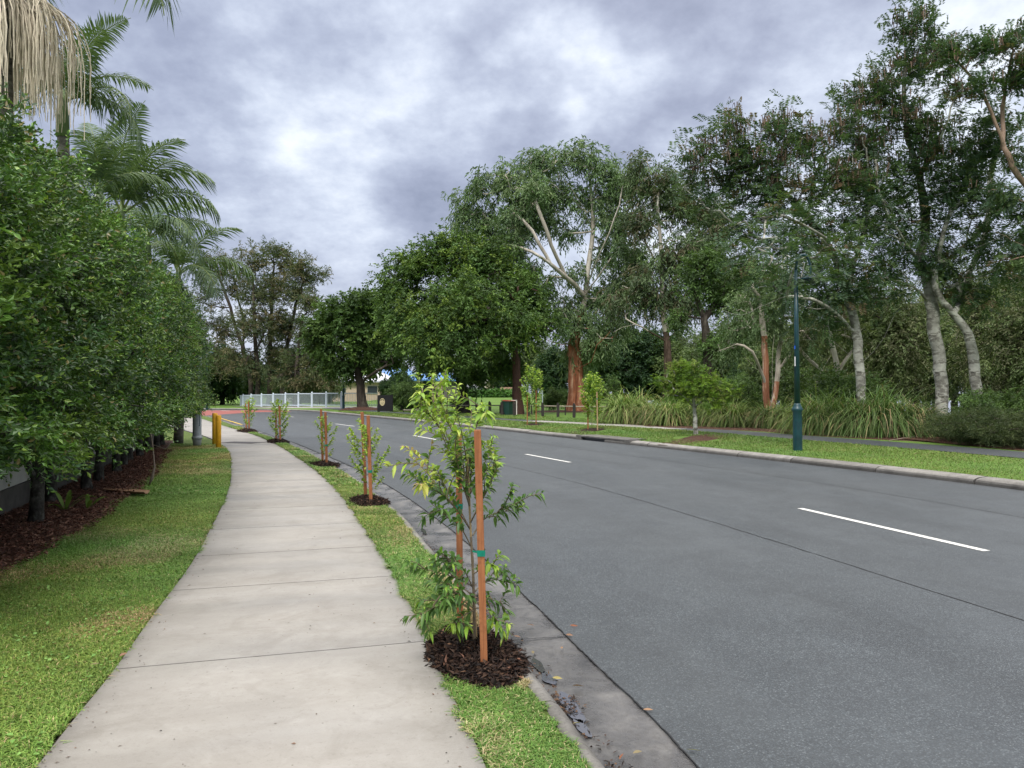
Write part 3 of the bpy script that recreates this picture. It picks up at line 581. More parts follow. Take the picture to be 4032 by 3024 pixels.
T('shade_tree', 'smaller round dark green tree with a forked dark trunk beside the bridge railing', 785, 69.,
  [[(785, 885), (780, 850), (776, 815), (765, 770), (755, 720), (750, 690)], [(776, 815), (800, 780, 1), (830, 730, 2)], [(778, 825), (815, 800, -1), (850, 785, -2)], [(765, 770), (725, 740, -2), (700, 710, -2)]],
  [(742, 672, 46, 42), (706, 700, 42, 48), (700, 755, 44, 42), (755, 720, 55, 60), (800, 690, 50, 60), (810, 745, 50, 40), (735, 790, 45, 28), (690, 730, 30, 40), (790, 645, 40, 30), (845, 765, 40, 40), (765, 792, 60, 20)],
  380, .42, M['b_fig'], fig, dict(twigs=11, lpt=9, tl=.7, ll=.30, lw=.15, droop=.35), 21, group='shade trees on the far verge', zmin=2.0)
T('shade_tree', 'big spreading green shade tree with yellow-green patches behind the nearest sapling', 1005, 58.,
  [[(1005, 893), (1000, 860), (996, 825), (1000, 790), (1010, 740), (1015, 680), (1010, 600)], [(1000, 800), (960, 760, 2), (920, 700, 3), (890, 640, 3)], [(1000, 800), (1050, 750, 1), (1100, 690, 2), (1130, 640, 2)], [(1010, 740), (980, 660, 3), (960, 590, 3)], [(1012, 720), (1060, 650, -3), (1080, 580, -3)]],
  [(870, 612, 62, 66), (905, 560, 48, 44), (960, 562, 62, 52), (1030, 580, 75, 75), (1110, 610, 58, 58), (940, 680, 80, 70), (1040, 700, 90, 70), (1115, 700, 62, 70), (870, 700, 52, 56), (925, 775, 62, 42), (1020, 795, 60, 38), (1095, 785, 52, 38), (1155, 660, 34, 56), (840, 650, 34, 50), (985, 530, 45, 30), (1060, 545, 50, 35), (1000, 640, 80, 60), (925, 720, 60, 52, -4), (1010, 650, 76, 62, -5), (1100, 700, 62, 62, -4), (1000, 740, 80, 40, -5), (890, 680, 44, 44, -3)],
  1050, .42, M['b_fig'], figy, dict(twigs=10, lpt=9, tl=.85, ll=.25, lw=.115, droop=.4, cv=.5), 22, group='shade trees on the far verge', zmin=2.6)
def hf(p, rm): return 1 if p[2]+math.sin(p[0]*3+p[1])*.8 > 6.6 and rm < .36 else 0
T('gum_tree', 'tallest gum tree with peeling red trunk and smooth white upper limbs', 1248, 63.,
  [[(1248, 892), (1246, 840), (1243, 800), (1240, 745), (1250, 700), (1263, 640), (1272, 560), (1280, 500), (1278, 430), (1275, 380)], [(1263, 640), (1225, 600, -1.5), (1190, 570, -3), (1150, 545, -3.5), (1105, 530, -3)], [(1190, 570), (1150, 500, -3.5), (1110, 460, -3)], [(1225, 600), (1190, 530, -3), (1170, 470, -3.5), (1150, 420, -3)], [(1263, 640), (1290, 600, -2), (1320, 560, -3), (1350, 540, -3)], [(1268, 620), (1290, 560, -2.5), (1316, 500, -3.5), (1338, 440, -4), (1350, 385, -4)],
   [(1280, 500), (1250, 430, -2), (1215, 385, -3)], [(1240, 745), (1210, 745, -2), (1175, 730, -3), (1150, 722, -4)], [(1243, 770), (1215, 690, 2), (1200, 640, 3), (1188, 590, 3)], [(1246, 800), (1275, 780, -2), (1292, 745, -3), (1320, 715, -3)], [(1215, 690), (1240, 640, 3), (1250, 600, 4)]],
  [(1010, 450, 42, 45), (1050, 405, 46, 38), (1110, 385, 48, 42), (1170, 352, 58, 36), (1250, 338, 58, 32), (1300, 370, 38, 38), (1070, 480, 58, 36), (1140, 440, 46, 36), (1350, 400, 46, 42), (1340, 480, 44, 44), (1235, 415, 50, 30), (1000, 515, 34, 34), (1120, 520, 40, 24), (1290, 640, 62, 40), (1220, 670, 40, 36), (1325, 700, 46, 36), (1365, 560, 44, 54), (1255, 700, 52, 36), (1180, 480, 34, 24), (1060, 560, 44, 30), (1170, 620, 40, 40), (1300, 740, 50, 26), (1260, 765, 50, 20), (1130, 480, 50, 40), (1290, 450, 50, 40), (1180, 420, 60, 40), (1220, 500, 30, 26), (1300, 540, 34, 34), (1240, 590, 28, 22), (1090, 530, 44, 34), (1150, 570, 36, 26), (1330, 620, 44, 40), (1010, 560, 30, 30), (1150, 408, 44, 30, -3), (1108, 455, 40, 26, -3), (1100, 528, 40, 24, -3), (1352, 540, 36, 28, -3), (1350, 385, 34, 26, -4)],
  760, .30, [M['b_red'], M['b_white']], euc, dict(twigs=10, lpt=8, tl=.95, ll=.36, lw=.10, droop=.9, out=.5), 23, zmin=5.0, step=.8, matf=hf, rt=.022, shell=.6, flare=(8, 2.5), slope=.0165)
T('gum_tree', 'slimmer gum tree with pale brown trunk right of the tallest gum', 1443, 57.,
  [[(1443, 895), (1442, 800), (1440, 740), (1435, 690), (1430, 600), (1425, 500), (1420, 430)], [(1440, 740), (1400, 715, -1), (1370, 700, -2), (1325, 716, -2)], [(1437, 710), (1480, 650, 2), (1500, 580, 2), (1510, 500, 2)], [(1430, 600), (1395, 520, 2), (1380, 450, 2)]],
  [(1420, 395, 60, 38), (1390, 470, 42, 40), (1465, 440, 56, 50), (1500, 540, 50, 50), (1420, 640, 46, 32), (1470, 640, 44, 40), (1540, 480, 46, 60), (1395, 600, 36, 40), (1350, 650, 34, 34), (1555, 600, 46, 50), (1450, 560, 44, 46), (1390, 350, 30, 20)],
  480, .24, [M['b_brown'], M['b_white']], [(.07, .105, .045), (.085, .13, .05), (.055, .08, .04), (.09, .08, .045)], dict(twigs=9, lpt=8, tl=.9, ll=.32, lw=.09, droop=.9, out=.5), 24, zmin=6.0, step=.8, shell=.5,
  matf=lambda p, rm: 1 if p[2] > 6 else 0, flare=(6, 1.5))
T('ironbark_tree', 'straight dark red-brown trunk standing behind the wheelie bin', 1118, 56.,
  [[(1118, 893), (1117, 850), (1116, 800), (1112, 740), (1115, 690), (1120, 620)], [(1112, 740), (1150, 710, 2), (1180, 690, 2)]], [(1120, 640, 50, 50), (1170, 700, 40, 30), (1100, 720, 40, 30)], 70, .36, [mk_wood('bark_red_brown', (.04, .018, .012), (.11, .05, .035))], fig, dict(twigs=9, lpt=8, tl=.8, ll=.28, lw=.12, droop=.4), 25, zmin=5.0)
T('dark_gum_tree', 'dark ivy-covered trunk with crooked dark limbs between the gums', 1530, 47.,
  [[(1533, 905), (1530, 820), (1527, 740), (1520, 690), (1505, 640), (1490, 590)], [(1526, 745), (1485, 738, -1), (1452, 722, -2), (1440, 700, -2)], [(1520, 690), (1560, 640, 1), (1600, 600, 2)], [(1527, 720), (1570, 690, -2), (1620, 660, -3)], [(1520, 690), (1498, 660, 1), (1470, 650, 1)]],
  [(1500, 600, 40, 40), (1570, 640, 50, 40), (1610, 600, 46, 40), (1530, 560, 44, 36), (1640, 660, 46, 34), (1470, 690, 30, 18), (1560, 740, 46, 24), (1600, 710, 40, 24)],
  260, .3, M['b_fig'], [(.05, .09, .025), (.07, .13, .03), (.04, .07, .025)], dict(twigs=8, lpt=8, tl=.7, ll=.24, lw=.09, droop=.4, out=.5), 26, zmin=4.0)
T('paperbark_tree', 'cluster of peeling orange and white trunks behind the tussock grass', 1668, 38.,
  [[(1664, 915), (1655, 860), (1652, 780), (1646, 700), (1640, 640)], [(1664, 905), (1676, 850, .3), (1682, 770, .5), (1690, 690, .5), (1695, 640, 1)], [(1664, 905), (1668, 850, -.4), (1668, 780, -.6), (1672, 720, -1)], [(1656, 830), (1625, 760, -1), (1590, 745, -1), (1550, 760, -1.5)], [(1680, 800), (1710, 760, 1), (1740, 700, 1)], [(1655, 820), (1630, 790, -.5), (1605, 770, -1.2)]],
  [(1640, 640, 56, 36), (1700, 640, 56, 36), (1600, 690, 44, 34), (1745, 690, 44, 40), (1670, 590, 56, 36), (1570, 745, 30, 22), (1660, 700, 50, 30), (1720, 740, 40, 26)],
  240, .2, [M['b_paper'], M['b_white']], euc, dict(twigs=8, lpt=8, tl=.55, ll=.17, lw=.05, droop=1., out=.5), 27, zmin=3.0, step=.5, matf=lambda p, rm: 1 if (p[2] > 4.5 or rm < .07 or p[0] > 13.2 and p[0] < 13.9) else 0)
def pods(frac=.35, zq=.55, thr=None):
    def f(t, T_, base, r):
        z = T_[:, 2]; s = T_[z > np.quantile(z, zq)]; s = s[r.random(len(s)) < frac]; mb = MB()
        for c in s:
            for k in range(9):
                h = c+np.array([r.normal(0, .16), r.normal(0, .16), r.uniform(.12, .42)]); dr = nz(r.normal(0, 1, 3)*[1, 1, 0]); L = r.uniform(.28, .5); tt = np.linspace(0, 1, 6)[:, None]
                P = h+dr*tt*L*.28+np.array([0, 0, 1.])*(.16*np.sin(tt*2.2)-tt*tt*L*.95); w = nz(np.cross(dr, [0, 0, 1.]))*.016
                mb.grid(np.stack([P-w, P+w], 1), 0, np.array([.11, .075, .05])*(.6+r.random()*.9))
        mb.build('seed_pods', M['chip'], t, loc=base)['kind'] = 'stuff'
    return f
T('cassia_tree', 'dark feathery tree leaning left with lichened grey trunk behind the lamp post', 1868, 29.,
  [[(1868, 938), (1866, 900), (1862, 850), (1855, 780), (1849, 720), (1840, 670), (1825, 620)], [(1860, 815), (1832, 765, -.3), (1805, 742, -.6), (1794, 720, -.8), (1790, 690, -1)], [(1856, 790), (1900, 745, .6), (1930, 690, 1), (1950, 650, 1.4), (1965, 625, 1.6)], [(1849, 720), (1790, 665, -.6), (1720, 640, -1), (1660, 655, -1.2), (1600, 680, -1.4), (1560, 668, -1.5)],
   [(1825, 620), (1800, 550, .5), (1745, 470, .8), (1680, 400, 1), (1610, 320, 1.)], [(1825, 620), (1860, 520, 0), (1880, 420, 0), (1870, 320, -.3)], [(1800, 550), (1700, 520, -1), (1600, 480, -1.6), (1540, 430, -2)], [(1840, 670), (1760, 620, 1), (1680, 570, 1.5), (1580, 560, 2)], [(1745, 470), (1760, 380, 1), (1790, 300, 1)]],
  [(1515, 335, 40, 42), (1578, 280, 40, 52), (1575, 390, 66, 48), (1650, 360, 62, 56), (1680, 285, 40, 48), (1740, 320, 50, 48), (1720, 430, 72, 52), (1800, 400, 70, 60), (1830, 290, 50, 56), (1850, 490, 86, 46), (1700, 520, 70, 34), (1620, 490, 56, 34), (1540, 450, 44, 34), (1780, 590, 80, 34), (1690, 610, 56, 30), (1840, 620, 66, 30), (1600, 560, 46, 30), (1500, 400, 30, 34), (1740, 660, 60, 20), (1800, 700, 40, 24), (1640, 430, 60, 40), (1600, 340, 46, 40), (1755, 500, 60, 36), (1860, 400, 60, 60), (1690, 570, 56, 30, -7.5), (1745, 600, 44, 22, -8), (1640, 520, 50, 26, -6), (1700, 470, 60, 40, -5), (1800, 540, 60, 40, -4), (1850, 580, 60, 40), (1780, 640, 60, 26)],
  980, .17, M['b_grey'], poinb, dict(twigs=4, lpt=14, tl=.55, sp=1.6, ll=.16, lw=.046, droop=.25, spray=True, out=.8), 31, zmin=2.5, step=.35, rt=.008, extra=pods(.5, .6), group='feathery cassia trees')
T('cassia_tree', 'tall feathery tree with two pale lichened trunks right of the lamp post', 2035, 30.,
  [[(2037, 933), (2033, 880), (2032, 820), (2026, 760), (2016, 700), (2012, 650), (2003, 600), (1985, 565)], [(2012, 655), (1960, 612, -.6), (1900, 610, -1), (1840, 640, -1.6)], [(2003, 600), (2050, 560, .5), (2110, 500, 1), (2160, 420, 1.3)], [(1985, 565), (2000, 480, .4), (1985, 380, .4), (1955, 260, .2), (1955, 120, 0)], [(1985, 565), (1940, 500, -1), (1900, 420, -1.4), (1890, 330, -1.5)], [(2010, 630), (2080, 610, -1.5), (2150, 590, -2)], [(1985, 380), (2040, 280, -1), (2070, 180, -1)], [(2003, 600), (2100, 540, -2.5), (2190, 500, -3)]],
  [(1955, 60, 36, 52), (1905, 215, 50, 56), (1965, 150, 56, 52), (2040, 130, 52, 52), (1850, 230, 34, 50), (1960, 270, 66, 52), (2040, 300, 66, 46), (1940, 400, 80, 50), (2040, 420, 76, 50), (2120, 440, 66, 44), (2060, 530, 80, 36), (1950, 530, 66, 36), (2150, 520, 70, 34), (2180, 600, 60, 30), (2080, 610, 60, 30), (1900, 640, 60, 22), (2000, 360, 60, 50), (2000, 60, 30, 40), (1900, 460, 70, 46), (2000, 480, 70, 46), (1930, 590, 70, 30), (2060, 590, 60, 30), (2120, 640, 60, 26), (2090, 350, 60, 46), (1880, 340, 50, 46)],
  980, .23, M['b_grey'], poinb, dict(twigs=4, lpt=14, tl=.55, sp=1.6, ll=.16, lw=.046, droop=.25, spray=True, out=.8), 32, zmin=3.2, step=.35, rt=.008, extra=pods(.5, .6), group='feathery cassia trees')
T('cassia_tree', 'leaning knobbly pale trunk bent to the left behind the twin trunks', 2112, 29.5,
  [[(2120, 925), (2113, 880), (2106, 820), (2102, 770), (2090, 720), (2062, 680), (2035, 650), (2020, 620)], [(2062, 680), (2090, 600, 1.5), (2130, 500, 2), (2140, 380, 2.5)]],
  [(2130, 330, 50, 40), (2160, 260, 50, 34), (2100, 390, 50, 40), (2010, 580, 50, 26)], 90, .19, M['b_grey'], poin, dict(twigs=8, lpt=14, tl=.42, ll=.15, lw=.042, droop=.25, spray=True, out=.8), 33, zmin=4.2, step=.35, rt=.008, group='feathery cassia trees')
T('cassia_tree', 'tall feathery tree at the right edge with bare orange-brown limbs against the sky', 2330, 27.,
  [[(2330, 960), (2320, 800), (2300, 600), (2270, 450), (2232, 360), (2212, 330)], [(2270, 450), (2200, 380, 0), (2170, 320, 0), (2140, 240, 0), (2110, 190, 0), (2085, 150, .5)], [(2232, 360), (2210, 290, -.5), (2180, 240, -1), (2150, 210, -1)], [(2170, 320), (2165, 260, .5), (2175, 180, .5), (2190, 110, 0)], [(2300, 600), (2230, 540, -1), (2150, 500, -2)]],
  [(2060, 120, 44, 30), (2130, 100, 50, 34), (2190, 90, 44, 34), (2100, 190, 50, 36), (2190, 180, 40, 30), (2200, 340, 34, 30), (2160, 420, 50, 40), (2230, 150, 50, 50), (2250, 480, 60, 60), (2200, 560, 50, 40)],
  200, .13, [mk_wood('bark_orange_brown', (.16, .10, .07), (.36, .25, .18))], poinb, dict(twigs=8, lpt=14, tl=.40, ll=.14, lw=.04, droop=.25, spray=True, out=.8), 34, zmin=3.5, step=.35, rt=.008, extra=pods(.4, .4), group='feathery cassia trees')
T('bare_limbed_tree', 'pale crooked trunk with bare spreading limbs behind the leaning cassia', 1815, 36.,
  [[(1812, 905), (1815, 850), (1808, 790), (1795, 740), (1790, 700)], [(1812, 800), (1832, 770, 0), (1850, 750, .3)], [(1812, 890), (1760, 860, 1), (1775, 800, 1), (1792, 770, 1), (1800, 720, 1)], [(1775, 800), (1740, 770, 1), (1720, 740, 1)]],
  [(1790, 680, 40, 26), (1740, 720, 34, 22), (1840, 720, 30, 20)], 70, .17, M['b_white'], olive, dict(twigs=7, lpt=8, tl=.5, ll=.16, lw=.05, droop=.6), 35, zmin=3, step=.4)
# sheoaks behind the bridge
for i, (px, dd, tops, lab) in enumerate([
   (540, 92, [(470, 565, 42, 38), (450, 640, 44, 40), (480, 700, 60, 40), (510, 620, 46, 40), (460, 770, 60, 40), (440, 590, 28, 34)], 'leftmost tall olive sheoak leaning left behind the bridge railing'),
   (556, 88, [(545, 562, 38, 34), (560, 630, 50, 40), (540, 700, 50, 36), (530, 780, 60, 36), (580, 690, 36, 30)], 'brownish-topped sheoak with a forked dark trunk behind the railing'),
   (580, 94, [(592, 548, 36, 26), (620, 575, 34, 32), (600, 620, 46, 36), (590, 720, 42, 36), (610, 770, 50, 34)], 'tallest sheoak with its crown top in the middle of the sheoak row'),
   (609, 90, [(655, 590, 34, 34), (640, 640, 34, 26), (625, 700, 36, 30), (690, 592, 16, 12), (640, 770, 44, 34)], 'thin sheoak reaching one bare arm out to the right'),
   (637, 86, [(670, 660, 24, 30), (665, 780, 60, 30), (690, 820, 50, 26), (640, 820, 50, 24), (660, 720, 24, 26)], 'low olive sheoak at the right end of the sheoak row')]):
    top = min(tops, key=lambda q: q[1]); rt_ = max(tops, key=lambda q: q[0]); lf = min(tops, key=lambda q: q[0])
    g = [[(px, 870), (px+2, 820), (px*.8+top[0]*.2, 760), (px*.45+top[0]*.55, 680), (top[0], top[1]+20)], [(px*.8+top[0]*.2, 760), ((px+rt_[0])/2, (760+rt_[1])/2, 1.5), (rt_[0], rt_[1]+5, 2)], [(px*.8+top[0]*.2, 760), ((px+lf[0])/2, (740+lf[1])/2, -1.5), (lf[0], lf[1]+5, -2)]]
    T('sheoak_tree', lab, px, dd, g, tops, 190, .27, M['b_sheoak'], she, dict(twigs=9, lpt=8, tl=.85, ll=.36, lw=.09, droop=.25, out=.6), 40+i, group='sheoak trees behind the bridge', zmin=4, step=.9, rt=.025, shell=.5)
# ---- bushes, background trees: a few kinds, copied
def bush_proto(name, label, cat, loc, size, n, pal, cl, seed, trunk=.07, leafm='leaf', group=None, low=.0, bark='b_fig'):
    r = np.random.default_rng(seed); sx, sy, sz = size; loc = np.array(loc, float)
    bl = [(r.normal(0, .3)*sx, r.normal(0, .3)*sy, sz*r.uniform(.45+low*.3, .8), sx*r.uniform(.4, .6), sy*r.uniform(.4, .6), sz*r.uniform(.25, .4)) for _ in range(7)]+[(0, 0, sz*(.5+low*.2), sx*.8, sy*.8, sz*(.42-low*.1))]
    att = blob_pts(bl, n, r); att[:, 2] = np.maximum(att[:, 2], .08)
    P, par, tips, td, gn = skeleton([np.array([[0, 0, -.1], [.03*sx, 0, sz*.2], [0, .04*sy, sz*.45], [0, 0, sz*.6]])], att, sz*.09, sz*(.08+low*.3), r)
    t = thing(name, label, cat, loc, group); mb = MB(); tree_tubes(mb, P, par, tips, trunk, .008 if sz < 3 else .02); mb.build('trunk' if sz > 2.2 else 'stems', M[bark], t, True)
    mb = MB(); T_ = P[tips]; clump(mb, T_, nz(nz(T_-T_.mean(0))+[0, 0, .2]), r, pal, **cl); mb.build('crown' if sz > 2.2 else 'foliage', M[leafm], t); return t
def place(t, loc, rz, sc, label, first):
    o = t if first else copy_tree(t); o.location = loc; o.rotation_euler = (0, 0, rz); o.scale = sc if hasattr(sc, '__len__') else (sc,)*3; o['label'] = label; return o
dense = bush_proto('background_tree', '', 'tree', (0, 0, 0), (4.2, 4.2, 9), 330, [(.018, .045, .016), (.03, .065, .02), (.022, .05, .022)], dict(twigs=13, lpt=8, tl=.9, ll=.36, lw=.20, droop=.3), 61, .3, low=0, group='background trees across the park')
tall = bush_proto('background_tree', '', 'tree', (0, 0, 0), (4.4, 4.4, 15), 330, [(.07, .095, .038), (.09, .115, .042), (.085, .09, .045)], dict(twigs=15, lpt=8, tl=1.2, ll=.32, lw=.11, droop=.55, sp=1.3, cv=.6), 62, .3, low=.5, bark='b_sheoak', group='background trees across the park')
loose = bush_proto('background_tree', '', 'tree', (0, 0, 0), (4.5, 4.5, 11), 260, [(.065, .10, .035), (.09, .125, .04), (.065, .09, .04)], dict(twigs=13, lpt=8, tl=1.1, ll=.34, lw=.13, droop=.4, sp=1.3, cv=.6), 63, .25, low=.2, bark='b_sheoak', group='background trees across the park')
kinds = {'d': dense, 't': tall, 'l': loose}; used = set()
wd = {'d': 'dark rounded tree', 't': 'tall olive tree', 'l': 'loose mid-green tree'}
spots = [  # px, distance, kind, scale, where
 (1330, 92, 'd', .80, 'just right of the red gum trunk'), (1385, 90, 'd', .95, 'behind the tussocks left of the pale gum trunk'), (1300, 118, 'l', .9, 'beyond the lawn right of the red gum'), (1440, 98, 'd', 1.05, 'directly behind the slim gum trunk'),
 (1490, 88, 'l', .8, 'between the slim gum and the ivy-covered trunk'), (1560, 80, 'l', .85, 'behind the limbs of the peeling paperbark'), (1610, 74, 'd', .55, 'low behind the paperbark trunks'), (1700, 66, 'l', .85, 'behind the lamp post'), (1760, 60, 'l', .8, 'right of the lamp post behind the tussocks'),
 (1840, 52, 't', .62, 'behind the leaning cassia trunk'), (1915, 47, 't', .62, 'between the leaning cassia and the twin trunks'), (1975, 58, 'l', .9, 'close left of the twin trunks'), (2065, 70, 't', .85, 'behind the twin trunks over the pond'), (2150, 50, 't', .68, 'right of the knobbly trunk'), (2225, 42, 't', .62, 'at the right edge of the picture'), (2190, 64, 'l', .95, 'beyond the pond at the right edge'),
 (1200, 100, 'd', .75, 'left of the red gum across the park'), (1160, 128, 'l', .8, 'behind the timber paling fence'), (1095, 140, 'd', .8, 'behind the park behind the bin'), (1060, 150, 'l', .85, 'far behind the white vehicles'), (1000, 142, 'd', .6, 'far behind the big shade tree'), (940, 128, 'l', .85, 'beside the blue-roofed house'), (868, 98, 'd', .38, 'in front of the blue-roofed house'), (838, 95, 'd', .28, 'left of the blue-roofed house'),
 (820, 132, 'l', .8, 'behind the pale metal roof'), (715, 132, 'l', .55, 'behind the grey tiled house'), (700, 100, 'l', .45, 'olive beyond the right of the railing'), (660, 116, 'd', .5, 'behind the railing under the sheoaks'), (600, 112, 'd', .62, 'in the dark shade behind the middle of the railing'), (540, 108, 'd', .70, 'in the dark shade at the left end of the railing'), (480, 100, 'd', .8, 'in the dark shade left of the railing'), (430, 96, 'd', .85, 'beyond the end of the hedge'), (380, 100, 'd', 1.0, 'hidden mostly by the hedge'),
 (1260, 150, 'l', 1., 'far beyond the red gum'), (1380, 140, 'l', 1.2, 'far behind the dark rounded trees'), (1650, 130, 'l', 1.3, 'far behind the paperbark'), (1850, 150, 'd', 1.6, 'on the far side of the pond'), (2000, 150, 'd', 1.7, 'across the pond behind the twin trunks'), (2150, 150, 'd', 1.7, 'across the pond at the right'), (1540, 140, 'd', 1.3, 'far behind the ivy-covered trunk'), (2290, 45, 't', .8, 'just beyond the right edge')]
rr = np.random.default_rng(77)
for px, dd, k, sc, where in spots:
    sc *= rr.uniform(.95, 1.05); g = gp(px, dd); place(kinds[k], g, rr.uniform(0, 6.28), (sc*rr.uniform(.9, 1.1), sc, sc), f'{wd[k]} {where}', k not in used); used.add(k)
# shrubs
shrub = bush_proto('shrub', '', 'shrub', (0, 0, 0), (1.3, 1.3, 1.9), 170, [(.045, .085, .022), (.07, .12, .03), (.035, .065, .02)], dict(twigs=7, lpt=8, tl=.38, ll=.13, lw=.055, droop=.2), 64, .04, group='shrubs in the park')
sh = [(1795, 33, 1.15, 'bright green shrub growing against the leaning cassia trunk'), (1840, 31, 1.1, 'taller green shrub between the cassia trunk and the tussocks'), (925, 58, .8, 'round shrub behind the oval-emblem sign'), (872, 66, 1.1, 'tall dark shrub just behind the oval-emblem sign'), (865, 66, 1.1, 'shrub hugging the right end of the railing'), (895, 64, .7, 'leafy shrub between the sign and the timber bollards'), (1195, 66, .9, 'olive shrub left of the red gum trunk'), (1225, 72, .8, 'brownish low shrub left of the red gum'), (985, 66, .5, 'small shrub behind the nearest sapling top'),
      (2120, 27, .75, 'leafy green shrub at the foot of the knobbly trunk'), (2165, 29, .8, 'leafy green shrub by the pond'), (705, 90, 1.2, 'large shrub behind the middle bays of the railing'), (690, 90, 1.5, 'shrub behind the railing left of the street lamp'), (650, 96, 1.5, 'shrub in shade behind the railing'), (600, 98, 1.4, 'dark shrub behind the left railing bays'), (1290, 84, 1.4, 'dark shrub beyond the lawn beside the red gum'), (1490, 52, 1.2, 'shrub behind the small cassia sapling tree'), (1590, 44, 1.2, 'shrub behind the middle tussocks'), (1740, 40, 1.3, 'shrub behind the lamp post')]
for i, (px, dd, sc, lab) in enumerate(sh): place(shrub, gp(px, dd), rr.uniform(0, 6.28), sc, lab, i == 0)
low = bush_proto('low_shrub', '', 'shrub', (0, 0, 0), (1.7, 1.1, 1.0), 300, [(.032, .05, .018), (.05, .065, .022), (.04, .055, .022)], dict(twigs=8, lpt=10, tl=.32, ll=.11, lw=.014, droop=.3), 65, .03, group='low spreading shrubs by the far footway')
for i, (px, dd, sc, lab) in enumerate([(2108, 24.6, .82, 'low fine-leaved olive shrub nearest the twin trunks'), (2160, 23.2, .9, 'low fine-leaved olive shrub in the middle of its row'), (2215, 22.2, 1.05, 'low fine-leaved olive shrub at the right edge')]): place(low, gp(px, dd), .3*i+2.2, (sc*1.1, sc, sc*.95), lab, i == 0)
hg = bush_proto('clipped_hedge', 'low clipped green hedge along the far edge of the park lawn', 'hedge', (0, 0, 0), (1, 1, 1), 10, fig, dict(twigs=2, lpt=2, tl=.2, ll=.2, lw=.1), 66, .03)
for o in [hg]+list(hg.children): bpy.data.objects.remove(o)
r = np.random.default_rng(9); a, b = np.array(W(1010, 862, 112.)), np.array(W(1135, 862, 112.)); L = b[0]-a[0]; n = 900; Tt = np.stack([a[0]+r.random(n)*L, 112+r.normal(0, .5, n), 0*r.random(n)], -1); Tt[:, 2] = hgt(Tt[:, 0], Tt[:, 1])+.1+r.random(n)*.75
mb = MB(); clump(mb, Tt, nz(r.normal(0, 1, (n, 3))), r, [(.05, .13, .02), (.035, .09, .02)], twigs=4, lpt=6, tl=.4, ll=.3, lw=.16); tag(mb.build('clipped_hedge', M['leaf']), 'low clipped green hedge along the far edge of the park lawn', 'hedge')
# small feathery tree on the far verge
c = G(2742, 1712); 
T('small_tree', 'small rounded bright green tree on bark mulch in front of the tussocks', 1503, 29.,
  [[(1503, 945), (1502, 915), (1500, 885), (1497, 860), (1492, 830)], [(1500, 880), (1475, 855, -.3), (1455, 840, -.4)], [(1500, 880), (1530, 855, .3), (1550, 840, .4)]],
  [(1470, 806, 36, 18), (1500, 800, 30, 16), (1450, 826, 30, 20), (1535, 830, 34, 24), (1495, 835, 46, 28), (1572, 846, 24, 20), (1470, 852, 34, 18), (1540, 862, 34, 18), (1430, 822, 16, 10), (1480, 790, 20, 10)], 420, .085, M['b_grey'], [(.12, .21, .025), (.17, .27, .03), (.08, .15, .025), (.14, .18, .035)], dict(twigs=6, lpt=12, tl=.2, ll=.075, lw=.022, droop=.2, spray=True), 36, zmin=.5, step=.15, rt=.006)

# ------------------------------------------------------------------ tussock grass
def tussock(name, seed, n=620, L=1.55, w=.02, dry=.12, R=.45, pal=[(.09, .16, .035), (.15, .23, .05), (.06, .115, .025), (.22, .28, .09), (.17, .23, .06)]):
    r = np.random.default_rng(seed); mb = MB(); az = r.random(n)*2*pi; el = np.radians(r.uniform(44, 88, n)); LL = L*r.uniform(.55, 1.1, n); rad = R*np.sqrt(r.random(n)); a0 = r.random(n)*2*pi
    base = np.stack([rad*np.cos(a0), rad*np.sin(a0), np.zeros(n)], -1); h = np.stack([np.cos(az), np.sin(az), 0*az], -1); t = np.linspace(0, 1, 7); bend = r.uniform(1.1, 2.7, n)
    el_t = el[:, None]-bend[:, None]*(t[None]**1.5)*1.25; st = LL[:, None]/6
    hx = np.cumsum(np.cos(el_t)*st, 1)-np.cos(el_t[:, :1])*st; hz_ = np.cumsum(np.sin(el_t)*st, 1)-np.sin(el_t[:, :1])*st
    P = base[:, None]+h[:, None]*hx[..., None]+np.array([0, 0, 1.])*np.maximum(hz_, -.0)[..., None]; sd = np.stack([-np.sin(az), np.cos(az), 0*az], -1)
    ww = w*1.25*(1-t**2*.9)*r.uniform(.6, 1.2, n)[:, None]; A = P-sd[:, None]*ww[..., None]*.5; B = P+sd[:, None]*ww[..., None]*.5
    v = np.stack([A, B], 2).reshape(n, 14, 3); q = np.array([[2*i, 2*i+1, 2*i+3, 2*i+2] for i in range(6)]); f = (np.arange(n)[:, None, None]*14+q[None]).reshape(-1, 4)
    c = pick(pal, n, r); dr = r.random(n) < dry; c[dr] = pick([(.34, .27, .14), (.22, .16, .09)], int(dr.sum()), r)
    C = np.repeat(c[:, None], 14, 1); C[:, :4] = C[:, :4]*.5+np.array([.10, .075, .04]); C[:, 10:] = C[:, 10:]*.85+np.array([.10, .075, .03])*.3
    mb.add(v.reshape(-1, 3), f, C.reshape(-1, 3)); return tag(mb.build(name, M['blade']), '', 'tussock grass', 'tussock grasses along the far footway')
DK = [(.06, .12, .028), (.085, .155, .04), (.045, .085, .024), (.12, .19, .06)]
tk = [tussock('tussock_grass', 70, 900, 2.15, .030, R=.32), tussock('tussock_grass', 71, 1000, 2.3, .030, R=.34), tussock('tussock_grass', 72, 800, 2.0, .028, dry=.25, R=.32, pal=DK), tussock('tussock_grass', 73, 950, 2.2, .030, R=.36, pal=DK)]
